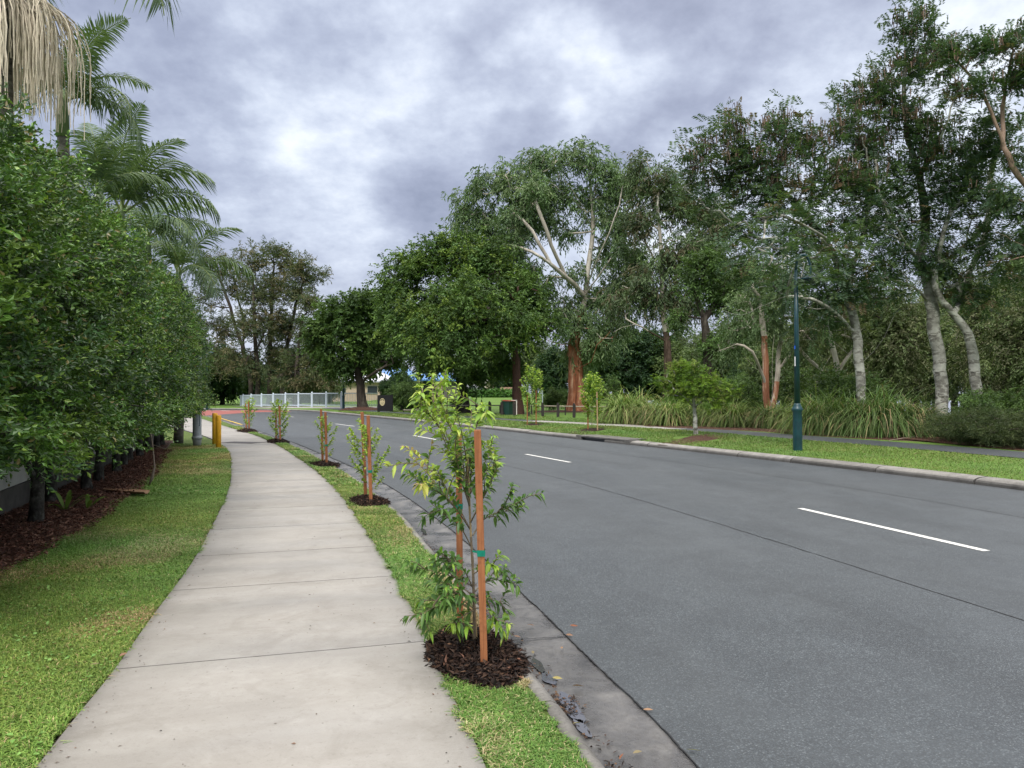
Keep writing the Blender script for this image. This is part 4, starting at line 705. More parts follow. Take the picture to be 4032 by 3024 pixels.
tsp = [(1345, 39.5, 0, 1.2, 'pale arching tussock at the left end of the row'), (1375, 40, 1, 1.15, 'large pale tussock second from the left end'), (1412, 38, 2, 1.05, 'tussock just left of the small rounded tree'), (1450, 37, 0, 1.1, 'tussock partly behind the small rounded tree on its left'), (1490, 38.5, 1, .95, 'tussock directly behind the small rounded tree'), (1552, 36, 1, 1.0, 'tussock just right of the small rounded tree'), (1585, 35, 0, .95, 'yellow-green tussock left of the paperbark'), (1660, 34, 2, .95, 'tussock in front of the peeling trunks'), (1698, 33.5, 0, .95, 'tussock left of the lamp post beside a timber post'),
       (1763, 29.8, 1, 1.05, 'golden tussock just right of the lamp post'), (1800, 29.5, 3, 1.15, 'tall tussock in front of the green shrub'), (1845, 28.6, 3, 1.05, 'big tussock at the foot of the leaning cassia'), (1895, 28, 3, 1.15, 'dark green tussock right of the leaning cassia'), (1935, 28, 3, 1.08, 'dark green tussock second left of the twin trunks'), (1975, 28, 2, 1.05, 'drying tussock with straw leaves beside the twin trunks')]
us = set()
for px, dd, k, sc, lab in tsp:
    o = tk[k] if k not in us else copy_tree(tk[k]); us.add(k); o.location = gp(px, dd); o.rotation_euler = (0, 0, rr.uniform(0, 6.28)); o.scale = (sc*.98, sc*.98, sc*1.18); o['label'] = lab
# mulch beds beyond the footway and on the far verge
def bed(name, poly, z, label, mat='bed', dome=.05, n=10, kind='structure'):
    P = smooth_poly(poly+[poly[0]], .4)[:-1]; c = P.mean(0); m = len(P); rg = np.linspace(0, 1, n); V_ = np.stack([np.stack([c[0]+(P[:, 0]-c[0])*q, c[1]+(P[:, 1]-c[1])*q, np.zeros(m)], -1) for q in rg]); V_ = np.concatenate([V_, V_[:, :1]], 1)
    V_[..., 2] = z+dome*(1-rg[:, None]**2)+(vnoise(V_[..., 0], V_[..., 1], 6, 5)-.5)*dome*.5*(rg[:, None] < .95)-(rg[:, None] > .97)*.03
    mb = MB(); mb.grid(V_); o = mb.build(name, M[mat], smooth=True); o['kind'] = kind; return o
xy = lambda p: tuple(p[:2])
bed('mulch_bed', [xy(gp(1300, 42)), xy(gp(1330, 37.2)), xy(gp(1420, 34.6)), xy(gp(1520, 33.4)), xy(gp(1640, 31.4)), xy(gp(1760, 28.2)), xy(gp(1900, 25.9)), xy(gp(2060, 23.9)), xy(gp(2300, 19.9)), xy(gp(2420, 22)), xy(gp(2300, 26)), xy(gp(2080, 30.)), xy(gp(1930, 32)), xy(gp(1800, 34)), xy(gp(1650, 40)), xy(gp(1450, 44))], .125, '', dome=.05, n=22)
bed('mulch_strip', [xy(G(2590, 1748)), xy(G(2680, 1752)), xy(G(2800, 1735)), xy(G(2890, 1713)), xy(G(2770, 1705)), xy(G(2700, 1722))], .125, '', dome=.03, mat='bed')
bed('mulch_strip', [xy(G(2215, 1708)), xy(G(2290, 1712)), xy(G(2340, 1700)), xy(G(2440, 1683)), xy(G(2380, 1680)), xy(G(2280, 1692))], .125, '', dome=.03, mat='darkmulch')
bed('mulch_strip', [xy(G(1995, 1682)), xy(G(2035, 1690)), xy(G(2110, 1678)), xy(G(2190, 1665)), xy(G(2140, 1662)), xy(G(2060, 1672))], .125, '', dome=.03, mat='darkmulch')
g = gp(785, 68.6); bed('mulch_strip', [(g[0]-1.8, g[1]-2.2), (g[0]+1.2, g[1]-2.4), (g[0]+1.9, g[1]+.4), (g[0], g[1]+1.4), (g[0]-1.6, g[1]+.5)], g[2]+.02, '', dome=.22, mat='bed')
g = gp(1248, 63); bed('mulch_strip', [(g[0]-4, g[1]-1), (g[0], g[1]-1.8), (g[0]+2.4, g[1]-.8), (g[0]+1.6, g[1]+1.5), (g[0]-2.4, g[1]+1.4)], g[2]+.02, '', dome=.12, mat='bed')
# ------------------------------------------------------------------ staked saplings
def curved_leaves(mb, P, D, r, L, Wd, C, droop=.5):
    n = len(P); D = nz(D); Sd = nz(np.cross(D, np.array([0, 0, 1.])+r.normal(0, .35, (n, 3)))); Nn = np.cross(Sd, D); L = np.asarray(L)[:, None]; Wd = np.asarray(Wd)[:, None]; dn = np.array([0, 0, -1.])
    rows = []; 
    for t, w in ((0, .06), (.18, .62), (.42, 1), (.7, .72), (1, .03)):
        c = P+D*L*t+dn*L*droop*t*t*.75
        rows.append(np.stack([c-Sd*Wd*w*.5+Nn*Wd*w*.16, c, c+Sd*Wd*w*.5+Nn*Wd*w*.16], 1))
    v = np.stack(rows, 1).reshape(n, 15, 3); q = [[3*i+j, 3*i+j+1, 3*i+j+4, 3*i+j+3] for i in range(4) for j in range(2)]
    f = (np.arange(n)[:, None, None]*15+np.array(q)[None]).reshape(-1, 4); mb.add(v.reshape(-1, 3), f, np.repeat(C, 15, 0))
def branch_leaves(lm, B, r, L, Wd, pal, tpal, tipf, gap=.028, start=.3, droop=.6):
    B = smooth_poly(B, .02) if len(B) > 2 else B; d = np.linalg.norm(np.diff(B, axis=0), axis=1); s = np.concatenate([[0], np.cumsum(d)]); tot = s[-1]
    q = np.arange(start*tot, tot, gap); q = np.concatenate([q, tot-np.array([0, .004, .008])]); P = np.stack([np.interp(q, s, B[:, i]) for i in range(3)], -1); T_ = nz(np.stack([np.interp(q+.02, s, B[:, i])-np.interp(q-.02, s, B[:, i]) for i in range(3)], -1)+1e-6)
    n = len(P); side = nz(np.cross(T_, r.normal(0, 1, (n, 3)))); ang = np.arange(n)*2.4; up = np.cross(T_, side); D = T_*.55+side*np.cos(ang)[:, None]+up*np.sin(ang)[:, None]*.6+np.array([0, 0, .12])
    c = pick(pal, n, r); k = (q/tot) > 1-tipf; c[k] = pick(tpal, int(k.sum()), r); sz = (.75+.4*r.random(n))*np.where(q/tot > .93, .7, 1.); curved_leaves(lm, P, D, r, L*sz, Wd*sz, c, droop)
gl = [(.06, .135, .03), (.085, .17, .035), (.045, .10, .025)]; yl = [(.23, .34, .04), (.17, .29, .035), (.29, .36, .06)]; pk = [(.36, .36, .08), (.38, .27, .12), (.30, .38, .05)]
def stake(label, base, top, w=.042, mat='stake', tz=None, tiemat='tie'):
    base, top = np.array(base, float), np.array(top, float); t = thing('garden_stake', label, 'stake', base, 'timber stakes holding the saplings'); mb = MB(); a = base-np.array([0, 0, .08]); 
    mb.tube([a, a*.5+top*.5, top-(top-a)*.004, top], [w*.68, w*.68, w*.68, w*.60], 4); mb.build('post', M[mat], t, loc=base)
    if tz is not None:
        c = base+(top-base)*tz; mb = MB(); mb.tube([c-[0, 0, .018], c+[0, 0, .018]], [w*.78, w*.78], 4, cap=False); mb.tube([c+[-.01, 0, 0], c+[-.05, .04, .0]], .006, 4); mb.build('tie', M[tiemat], t, loc=base)
    return t
def mound(label, c, rx, ry, h, seed, rot=.3, nchip=2600, cs=1.):
    r = np.random.default_rng(seed); t = thing('mulch_mound', label, 'mulch mound', (c[0], c[1], .11), 'dark mulch mounds round the saplings'); mb = MB(); a = np.linspace(0, 2*pi, 49); rg = np.linspace(0, 1, 12)
    edge = 1+.12*(vnoise(np.cos(a)*2, np.sin(a)*2, 1.5, seed)-.5)*2; ca, sa = math.cos(rot), math.sin(rot)
    def pt(u, q, e):
        x, y = np.cos(u)*q*rx*e, np.sin(u)*q*ry*e; return x*ca-y*sa, x*sa+y*ca
    V_ = []
    for q in rg:
        x, y = pt(a, q, edge); z = h*(1-q**2.4)*(.8+.4*vnoise(x, y, 7, seed+1))+.004; V_.append(np.stack([x, y, z-(q > .99)*.02], -1))
    mb.grid(np.array(V_)); mb.build('heap', M['darkmulch'], t, True)
    q = np.sqrt(r.random(nchip))*1.06; u = r.random(nchip)*2*pi; e = np.interp(u, a, edge); x, y = pt(u, q, e); z = h*np.maximum(1-q**2.4, 0)*(.8+.4*vnoise(x, y, 7, seed+1))+.006+r.random(nchip)*.012
    D = r.normal(0, 1, (nchip, 3))*[1, 1, .35]; N_ = r.normal(0, .5, (nchip, 3))+[0, 0, 1]; C = pick([(.022, .013, .010), (.04, .022, .016), (.014, .010, .009), (.07, .04, .026)], nchip, r); s = r.random(nchip) < .035; C[s] = pick([(.26, .15, .09), (.18, .09, .06)], int(s.sum()), r)
    mb = MB(); leaves(mb, np.stack([x, y, z], -1), D, N_, (.022+.045*r.random(nchip))*cs, (.010+.010*r.random(nchip))*cs, C, .3); o = mb.build('bark_chips', M['chip'], t); o['kind'] = 'stuff'; return t
# nearest sapling: every branch follows the plant in the photograph
Z0 = .12; sb = G(1869, 2573); SD = float(sb[1])
def q1(x, y, dy=0.): return W((1500+x*.8439)/1.8228, (1400+y*.8439)/1.8228, SD+dy)
stem = [sb+np.array([0, 0, -.03]), q1(434, 1180), q1(430, 1000), q1(420, 840, .02), q1(412, 700, .03), q1(400, 610, .02)]
br = [([(400, 610, .02), (372, 450, .05), (330, 330, .08), (285, 230, .1), (250, 150, .1), (242, 100, .1)], 2, .5), ([(400, 610, .02), (425, 450, -.05), (445, 330, -.1), (468, 250, -.12), (478, 225, -.12)], 1, .35), ([(410, 680, .02), (352, 520, -.08), (300, 380, -.14), (240, 290, -.2), (190, 255, -.24), (155, 245, -.26)], 2, .45),
      ([(405, 650, .02), (345, 470, .15), (290, 320, .2), (250, 230, .24), (228, 180, .25)], 2, .45), ([(415, 810, .02), (352, 715, -.1), (290, 640, -.15), (225, 560, -.2), (175, 505, -.22), (140, 475, -.22)], 3, .4), ([(352, 715, -.1), (300, 655, -.02), (240, 615, .05), (170, 590, .08)], 0, .15), ([(345, 700, .1), (300, 610, .14), (265, 555, .18), (248, 525, .2)], 2, .4),
      ([(425, 900, .02), (370, 800, -.06), (300, 745, -.14), (235, 690, -.2)], 0, .1), ([(428, 840, .02), (480, 765, .1), (540, 735, .14), (610, 722, .18), (668, 700, .2)], 0, .1), ([(540, 735, .14), (580, 690, .1), (600, 650, .06), (612, 628, .05)], 0, .1), ([(418, 780, .02), (470, 680, -.1), (510, 600, -.15), (535, 520, -.16), (548, 475, -.16)], 1, .2), ([(408, 660, .02), (450, 560, .12), (500, 470, .16), (515, 410, .18)], 1, .2),
      ([(412, 700, .02), (380, 600, -.12), (360, 520, -.18), (345, 440, -.22), (350, 380, -.22)], 1, .25), ([(410, 690, .02), (420, 560, .12), (410, 450, .14), (400, 370, .14)], 1, .25),
      ([(431, 1080, 0), (380, 1050, -.1), (300, 1020, -.18), (220, 1000, -.22), (150, 985, -.24)], 0, .08), ([(432, 1120, 0), (370, 1080, .08), (290, 1060, .14), (210, 1040, .2)], 0, .08), ([(433, 1180, 0), (370, 1140, -.12), (290, 1150, -.2), (200, 1200, -.26), (120, 1215, -.3)], 0, .08), ([(434, 1200, 0), (380, 1160, .06), (310, 1160, .08), (240, 1190, .1), (210, 1240, .1)], 0, .05), ([(433, 1150, 0), (400, 1120, -.2), (350, 1110, -.3), (290, 1110, -.36)], 0, .05), ([(432, 1090, 0), (380, 990, -.12), (330, 960, -.18), (300, 965, -.22)], 0, .1),
      ([(432, 1110, 0), (480, 1060, .08), (540, 1045, .12), (600, 1060, .16), (628, 1035, .17)], 0, .15), ([(434, 1180, 0), (490, 1180, -.06), (540, 1230, -.1), (575, 1310, -.12)], 1, .2), ([(430, 1020, 0), (480, 990, -.1), (520, 975, -.14), (545, 985, -.16)], 1, .2), ([(434, 1160, 0), (500, 1130, .1), (550, 1150, .14), (590, 1090, .2)], 0, .1), ([(433, 1190, 0), (390, 1210, -.15), (350, 1240, -.22), (330, 1250, -.25)], 1, .1)]
def branch_set(t, base, stem, brs, r, L, Wd, gap, droop=.6, rs=.011):
    mb = MB(); lm = MB(); S_ = smooth_poly(stem, .05); mb.tube(S_, np.linspace(rs, rs*.5, len(S_)), 7, cap=False)
    for B, k, tf in brs:
        Q = smooth_poly(B, .04); mb.tube(Q, np.linspace(rs*.42, rs*.14, len(Q)), 5, cap=False); pal = [gl, gl+yl[1:2], gl[1:2]+yl, gl+yl[:1]][k]; tp = [gl+yl[1:2], yl, yl, pk][k]; branch_leaves(lm, Q, r, L, Wd, pal, tp, tf, gap, .22 if k else .28, droop)
    mb.build('stem', M['stem'], t, True, loc=base); lm.build('leaves', M['yleaf'], t, True, loc=base)
r = np.random.default_rng(100); base = np.array([sb[0], sb[1], Z0])
t = thing('sapling', 'nearest staked sapling with drooping leaves, tallest and closest to the camera', 'sapling', base, 'staked saplings')
brs = [([q1(*p) for p in pts], k, tf) for pts, k, tf in br]; ex = []
for B, k, tf in brs:                       # side twigs
    B = np.array(B); Ln = np.linalg.norm(B[-1]-B[0])
    for f_ in ((.35, .5, .65, .8) if Ln > .3 else (.45, .7)):
        i = f_*(len(B)-1); p = B[int(i)]*(1-i % 1)+B[min(int(i)+1, len(B)-1)]*(i % 1); dr = nz(nz(B[-1]-B[0])+r.normal(0, .8, 3)+[0, 0, .15])*Ln*.3; ex.append(([p, p+dr*.5+[0, 0, .01], p+dr], k, tf))
tw = []
for B, k, tf in brs:
    if B[0][2] > .85:
        B = np.array(B); m = (np.linspace(0, 1, len(B))[:, None])*r.normal(0, .09, 3); m[:, 1] -= 2*(B[:, 1]-B[0, 1]); tw.append((B+m*[1, 1, .6], k, tf))
branch_set(t, base, stem, brs+tw+ex, r, .073, .025, .0125)
mb = MB(); mb.tube([G(1880, 2570)+[0, 0, -.05], q1(418, 800, .02), q1(405, 480, .03)], [.008, .007, .006], 7); tag(mb.build('bamboo_cane', M['cane']), 'thin pale bamboo cane beside the stem of the nearest sapling', 'cane')
b1 = G(1908, 2640); tp = W(1880/1.8228, 1692/1.8228, 4.43); stake('thick orange-red hardwood stake in front of the nearest sapling', b1+[0, 0, .05], tp, .041, tz=.47)
b2 = G(1812, 2446); tp = W(1806/1.8228, 1702/1.8228, 5.38); stake('paler hardwood stake behind the nearest sapling, half hidden by leaves', b2+[0, 0, .03], tp, .043, 'stake', tz=.6)
mound('dark bark mound round the nearest sapling', G(1866, 2578), .26, .53, .07, 5, .22, 6500)
# others
def sapling(label, base, hgt_, seed, spread, pal_k, n=12, L=.06, W_=.02, gap=.03, low=.2):
    r = np.random.default_rng(seed); base = np.array([base[0], base[1], .12]); t = thing('sapling', label, 'sapling', base, 'staked saplings')
    st = [base+[0, 0, -.03], base+[r.normal(0, .02), r.normal(0, .02), hgt_*.4], base+[r.normal(0, .03), r.normal(0, .03), hgt_*.75], base+[r.normal(0, .04), 0, hgt_*.98]]; S_ = smooth_poly(st, .05); out = []
    for i in range(n):
        f_ = low+(1-low-.08)*(i+.5)/n; p = S_[int(f_*(len(S_)-1))]; az = i*2.4+r.normal(0, .3); ln = spread*(1-abs(f_-.5)*1.1)*r.uniform(.75, 1.2); d = np.array([math.cos(az), math.sin(az), 0]); up = .9
        out.append(([p, p+d*ln*.45+[0, 0, ln*.3*up], p+d*ln*.8+[0, 0, ln*.75*up], p+d*ln+[0, 0, ln*1.15*up]], pal_k, .5))
    out.append((S_[len(S_)//2:][::max(1, len(S_)//8)], pal_k, .6)); branch_set(t, base, st, out, r, L, W_, gap, .4, .009); return t
sb2 = [G(1452, 1972), G(1279, 1827), G(1096, 1739), G(976, 1697)]
sapling('second staked sapling, bushy and yellow-green, next after the nearest one', sb2[0], 1.12, 201, .34, 2, 21, .066, .038, .0105, .18)
sapling('third staked sapling, thin and grey-green between two tall stakes', sb2[1], 1.15, 202, .24, 2, 19, .075, .036, .011, .2)
sapling('fourth staked sapling, golden-green and bushy, beside the dark road patch', sb2[2], 1.3, 203, .40, 2, 24, .105, .052, .014, .12)
sapling('farthest staked sapling on the near verge, thin with a golden top', sb2[3], 1.35, 204, .30, 2, 20, .12, .05, .017, .15)
def st2(px, py, h, lab, dx=0., tz=None, w=.045): b = G(px, py); stake(lab, b, b+np.array([dx, .0, h]), w, tz=tz)
st2(1462, 1985, 1.27, 'front orange hardwood stake of the second sapling', -.045, .37); st2(1441, 1957, 1.30, 'rear darker hardwood stake of the second sapling', -.06)
st2(1287, 1833, 1.17, 'front orange stake of the third sapling', -.03, .38); st2(1271, 1821, 1.22, 'rear brown stake of the third sapling', -.04)
st2(1104, 1742, 1.17, 'right-hand stake of the fourth sapling', -.03, .45); st2(1087, 1735, 1.05, 'left-hand stake of the fourth sapling', .0)
st2(982, 1698, 1.22, 'right-hand thin stake of the farthest near-verge sapling', -.04, .45); st2(970, 1695, 1.16, 'left-hand thin stake of the farthest near-verge sapling', -.03)
mound('dark bark mound round the second sapling', G(1453, 1977), .27, .58, .06, 6, .32, 3600); mound('dark bark mound round the third sapling', G(1280, 1832), .29, .66, .06, 7, .38, 2200, 1.2); mound('dark bark mound round the fourth sapling', G(1095, 1741), .30, .95, .08, 8, .42, 1400, 1.6); mound('dark bark mound round the farthest near-verge sapling', G(975, 1699), .33, 1.1, .09, 9, .45, 1000, 1.9)
# far verge saplings
fc = [(2093, 1678), (2322, 1690)]
sapling('tall wispy yellow-green sapling across the road near the wheelie bin', G(2095, 1672), 2.9, 205, .55, 1, 60, .16, .07, .028, .2); sapling('leafy bright green sapling across the road left of the tussocks', G(2330, 1693), 2.4, 206, .5, 2, 54, .16, .08, .028, .2)
g = G(2076, 1673); stake('left brown stake of the wispy sapling across the road', g, g+[0, 0, 1.5], .05); g = G(2111, 1673); stake('right brown stake of the wispy sapling across the road', g, g+[0, 0, 1.7], .05, tz=.62)
g = G(2315, 1693); stake('dark left stake of the leafy sapling across the road', g, g+[0, 0, 1.25], .05); g = G(2353, 1696); stake('pale right stake of the leafy sapling across the road', g, g+[-.03, 0, 1.62], .05, 'pale_stake', tz=.82)

# ------------------------------------------------------------------ hedge row on the left
hpal = [(.030, .072, .013), (.048, .11, .019), (.023, .053, .015), (.07, .145, .022), (.035, .08, .024)]
def hedge_mesh(seed, n=430, h=4.15):
    r = np.random.default_rng(seed); H_ = h; at = []
    while len(at) < n:
        u = r.uniform(-1, 1, 3); x, y = u[0]*1.2, u[1]*1.45; z = 1.08+(u[2]*.5+.5)*(H_-1.18); e = (abs(x/1.2)**3+abs(y/1.5)**2.6)
        top = (z-H_*.72)/(H_*.28); lowf = (1.5-z)/.5
        if e+max(top, 0)**2.2+max(lowf, 0)**2*.35 > 1.02+r.normal(0, .08): continue
        if e < .25 and z < H_*.8 and r.random() < .7: continue
        at.append((x, y, z))
    at = np.array(at); P, par, tips, td, gn = skeleton([np.array([[0, 0, -.1], [.02, .03, .5], [.05, 0, 1.1], [0, .04, 2.], [0, 0, 3.2]]), np.array([[.05, 0, 1.1], [.35, .2, 2.], [.5, .3, 3.]]), np.array([[.02, .03, .5], [-.25, -.25, 1.4], [-.4, -.3, 2.6]])], at, .22, 1.0, r, .1, .12)
    m1 = MB(); tree_tubes(m1, P, par, tips, .075, .005); m2 = MB(); T_ = P[tips]; c = T_*[.35, .3, .55]+[0, 0, .9]; clump(m2, T_, nz(nz(T_-c)+[0, 0, .25]), r, hpal*3+[(.10, .17, .025)]*2, twigs=12, lpt=11, tl=.28, ll=.058, lw=.025, droop=.05, out=1.0, tpal=[(.17, .26, .035), (.11, .20, .025), (.15, .24, .035), (.17, .14, .05)], tipfrac=.32, sp=.65, cv=.7)
    return m1, m2
hm = []
for s_ in range(3):
    m1, m2 = hedge_mesh(300+s_); a = m1.build('trunk', M['b_hedge'], None, True); b = m2.build('crown', M['gleaf']); hm.append((a.data, b.data)); bpy.data.objects.remove(a); bpy.data.objects.remove(b)
hy = np.arange(5.3, 23.3, 1.38); wl = ['nearest', 'second', 'third', 'fourth', 'fifth', 'sixth', 'seventh', 'eighth', 'ninth', 'tenth', 'eleventh', 'twelfth', 'thirteenth', 'farthest']; random.seed(4)
for i, y in enumerate(hy):
    y += random.uniform(-.25, .25); x = -4.55-.335*(y-5.3)+random.uniform(-.14, .14); lab = f'{"farthest" if i == len(hy)-1 else wl[i]} glossy green hedge shrub of the tall row, counted along the wall from the camera'
    t = thing('hedge_shrub', lab, 'hedge shrub', (x, y, .12), 'tall glossy hedge shrubs along the wall'); 
    for nm, me in zip(('trunk', 'crown'), hm[i % 3]):
        o = bpy.data.objects.new(nm, me); COL.objects.link(o); o.parent = t
    t.rotation_euler = (0, 0, random.choice([0, pi])+random.uniform(-.15, .15)+.3); t.scale = (1, 1, min(.93+.012*i, 1.05)+random.uniform(-.03, .03))
# mulch bed under it, wall behind it
by = np.arange(1, 25.5, .25); edge = np.interp(by, [1, 5, 6.9, 8.05, 10.3, 12.75, 15.5, 20, 25], [-3.4, -4.12, -4.5, -4.78, -5.38, -6.15, -7.2, -9.0, -10.9])+(vnoise(by, by*0, 2.5, 3)-.5)*.22
P = np.stack([np.stack([edge-o, by, np.full(len(by), .118+z)+(vnoise(edge-o, by, 5, 2)-.5)*.04*(o > 0)], -1) for o, z in ((0, -.02), (.12, .02), (.4, .035), (.8, .04), (1.3, .04), (2.4, .03))], 1)
mb = MB(); mb.grid(P[:, ::-1]); mb.build('hedge_mulch', M['bed'], smooth=True)['kind'] = 'structure'
r = np.random.default_rng(55); n = 30000; yy = 4+r.random(n)**1.3*17; e = np.interp(yy, by, edge); xx = e-r.random(n)*1.6+.08; mb = MB()
leaves(mb, np.stack([xx, yy, .155+r.random(n)*.03], -1), r.normal(0, 1, (n, 3))*[1, 1, .3], r.normal(0, .4, (n, 3))+[0, 0, 1], .025+.05*r.random(n), .012+.014*r.random(n), pick([(.10, .04, .025), (.16, .07, .045), (.06, .028, .02), (.22, .12, .08)], n, r)); o = mb.build('bark_litter', M['chip']); tag(o, 'reddish bark chips and leaf litter under the tall hedge', 'leaf litter', kind='stuff')
t = thing('boundary_wall', 'pale grey panel wall on a dark plinth behind the hedge trunks', 'wall', (-7, 12, .1)); w0, w1 = np.array([-4.6, 4.0]), np.array([-11.7, 25.5]); dv = nz(w1-w0); L = np.linalg.norm(w1-w0); an = math.atan2(dv[1], dv[0])
k = 9
for i in range(k):
    c = w0+dv*L*(i+.5)/k; mb = MB(); mb.box((c[0]+7, c[1]-12, 1.13), (L/k-.02, .06, 1.5), an); mb.build('panel', M['wallpanel'], t)
c = (w0+w1)/2; mb = MB(); mb.box((c[0]+7, c[1]-12, .17), (L, .09, .4), an); mb.build('plinth', M['plinth'], t)
mb = MB(); mb.box((c[0]+7, c[1]-12, 1.92), (L, .1, .05), an); mb.build('capping', M['wallpanel'], t)
# fallen palm sheath, hanging broken branch, strap-leaf plant
a, b = G(405, 1944), G(578, 1953); tt = np.linspace(0, 1, 12)[:, None]; C = np.array(a)*(1-tt)+np.array(b)*tt+[0, 0, .045]; w = (.02+.09*np.sin(np.clip(tt*1.1, 0, 1)*pi*.62))*[0, 1, 0]
mb = MB(); mb.grid(np.stack([C-w+[0, 0, .03], C-w*.4, C+w*.4, C+w+[0, 0, .035]], 1)); mb.grid(np.stack([C+w+[0, 0, .03], C+w*.4-[0, 0, .012], C-w*.4-[0, 0, .012], C-w+[0, 0, .025]], 1)); tag(mb.build('fallen_palm_sheath', M['sheath'], smooth=True), 'dry brown palm leaf sheath lying on the bark under the hedge', 'palm sheath')
g0 = G(586, 1912); mb = MB(); mb.tube([g0+[0, 0, .0], g0+[.05, 0, .12], g0+[.1, 0, .32], g0+[.04, .05, .7], g0+[-.02, .05, 1.1], g0+[-.1, .1, 1.5]], [.008, .03, .014, .012, .010, .006], 6); mb.tube([g0+[.04, .05, .7], g0+[.25, .1, .62], g0+[.35, .1, .75]], .006, 5); tag(mb.build('dead_branch', M['twig'], smooth=True), 'broken grey branch hanging down to the grass from the hedge', 'branch')
def strap(name, label, base, n, L, seed):
    r = np.random.default_rng(seed); mb = MB()
    for i in range(n):
        az = r.random()*6.28; el = r.uniform(.6, 1.35); t = np.linspace(0, 1, 7)[:, None]; h = np.array([math.cos(az), math.sin(az), 0]); l = L*r.uniform(.7, 1.1); P = np.array(base)+h*t*l*math.cos(el)+np.array([0, 0, 1.])*(t*l*math.sin(el)-t**3*l*.35); s = np.array([-h[1], h[0], 0])*(.028*np.sin(np.clip(t*.9+.08, 0, 1)*pi))
        mb.grid(np.stack([P-s, P+[0, 0, -.008], P+s], 1), 0, np.array([.10, .17, .025])*r.uniform(.7, 1.2))
    tag(mb.build(name, M['leaf'], smooth=True), label, 'plant')
strap('strap_leaf_plant', 'small bright green strap-leaf plant at the foot of a hedge trunk', G(258, 2015), 7, .5, 3); strap('strap_leaf_plant', 'low strap-leaf plant arching over the bark right of the taller one', G(345, 2010), 4, .42, 8)

# ------------------------------------------------------------------ palms
def frond_mesh(seed, L=2.6, arch=1.5, leafl=.74, n=58, tw=.3, col=((.06, .10, .045), (.085, .13, .055), (.045, .08, .04)), up=.9, hang=.5):
    r = np.random.default_rng(seed); t = np.linspace(0, 1, 24); ang = up-arch*t**1.3; dx = np.cos(ang)*L/24; dz = np.sin(ang)*L/24; X = np.concatenate([[0], np.cumsum(dx)[:-1]]); Z = np.concatenate([[0], np.cumsum(dz)[:-1]]); R_ = np.stack([X, .08*np.sin(t*3+seed), Z], -1)
    mb = MB(); mb.tube(R_, np.linspace(.028, .006, 24), 5, cap=False, col=np.array([.16, .20, .07]))
    q = np.linspace(.14, .995, n); P = np.stack([np.interp(q, t, R_[:, i]) for i in range(3)], -1); T_ = nz(np.stack([np.interp(np.minimum(q+.02, 1), t, R_[:, i])-np.interp(q-.02, t, R_[:, i]) for i in range(3)], -1)+1e-9); up_ = nz(np.cross(T_, [0, 1., 0])); up_ = -up_ if up_[0, 2] < 0 else up_
    for sg in (-1, 1):
        ll = leafl*np.sin(np.clip(q*.92+.12, 0, 1)*pi)**.55*r.uniform(.85, 1.1, n); D = nz(T_*.55+np.array([0, sg, 0])+up_*tw+r.normal(0, .06, (n, 3))); rows = []; hg_ = hang*r.uniform(.6, 1.3, n)
        for s_, w in ((0, .5), (.35, 1.), (.7, .75), (1., .05)):
            c = P+D*(ll*s_)[:, None]+np.array([0, 0, -1.])*(ll*hg_*s_**2)[:, None]; wv = T_*(.019*w)*(leafl/.74); rows.append(np.stack([c-wv, c+wv], 1))
        v = np.stack(rows, 1).reshape(n, 8, 3); f = (np.arange(n)[:, None, None]*8+np.array([[0, 1, 3, 2], [2, 3, 5, 4], [4, 5, 7, 6]])[None]).reshape(-1, 4); mb.add(v.reshape(-1, 3), f, np.repeat(pick(col, n, r), 8, 0))
    return mb
FR = []
for s_, kw in enumerate([dict(arch=1.5), dict(arch=2.0, hang=.9), dict(arch=1.1, up=1.15, hang=.4), dict(arch=2.4, up=.7, hang=1.0)]):
    o = frond_mesh(s_, **kw).build('frond', M['leaf']); FR.append(o.data); bpy.data.objects.remove(o)
def palm(label, base, top, fr, sc=1., rt=.12, infl=None):
    base, top = np.array(base, float), np.array(top, float); t = thing('palm_tree', label, 'palm', base, 'palms behind the hedge'); mb = MB(); L = top-base; P = [base+L*q+np.array([.06*math.sin(q*3), 0, 0]) for q in np.linspace(0, 1, 14)]; mb.tube(np.array(P), np.linspace(rt*1.25, rt*.8, 14), 12); mb.build('trunk', M['palmtrunk'], t, True, loc=base)
    mb = MB(); mb.tube([top-[0, 0, .1], top+[0, 0, .35], top+[0, 0, .75]], [rt*.95, rt*.9, rt*.35], 10); mb.build('crownshaft', M['crownshaft'], t, True, loc=base)
    for az, tilt, k, s in fr:
        o = bpy.data.objects.new('frond', FR[k]); COL.objects.link(o); o.parent = t; o.location = tuple(top-base+np.array([0, 0, .55])); o.rotation_euler = (random.uniform(-.25, .25), -tilt, az); o.scale = (s*sc,)*3
    return t, top
def ring(n, a0, k=None, tl=(-.3, .4)): return [(a0+i*6.283/n+random.uniform(-.2, .2), random.uniform(*tl), random.choice([0, 1, 3]) if k is None else k, random.uniform(.85, 1.1)) for i in range(n)]
random.seed(12)
p1 = W(8, -30, 11.); t, top = palm('tall palm at the left edge with a hanging mass of pale flower strings', (p1[0]-.15, 11., .1), (p1[0], 11., p1[2]), ring(7, 1.2, 1, (-.1, .5))+[(-.06, -.50, 1, 1.28), (-.25, -.25, 1, .75), (.35, -.1, 0, .8), (-.5, .1, 1, .8)], 1., .13)
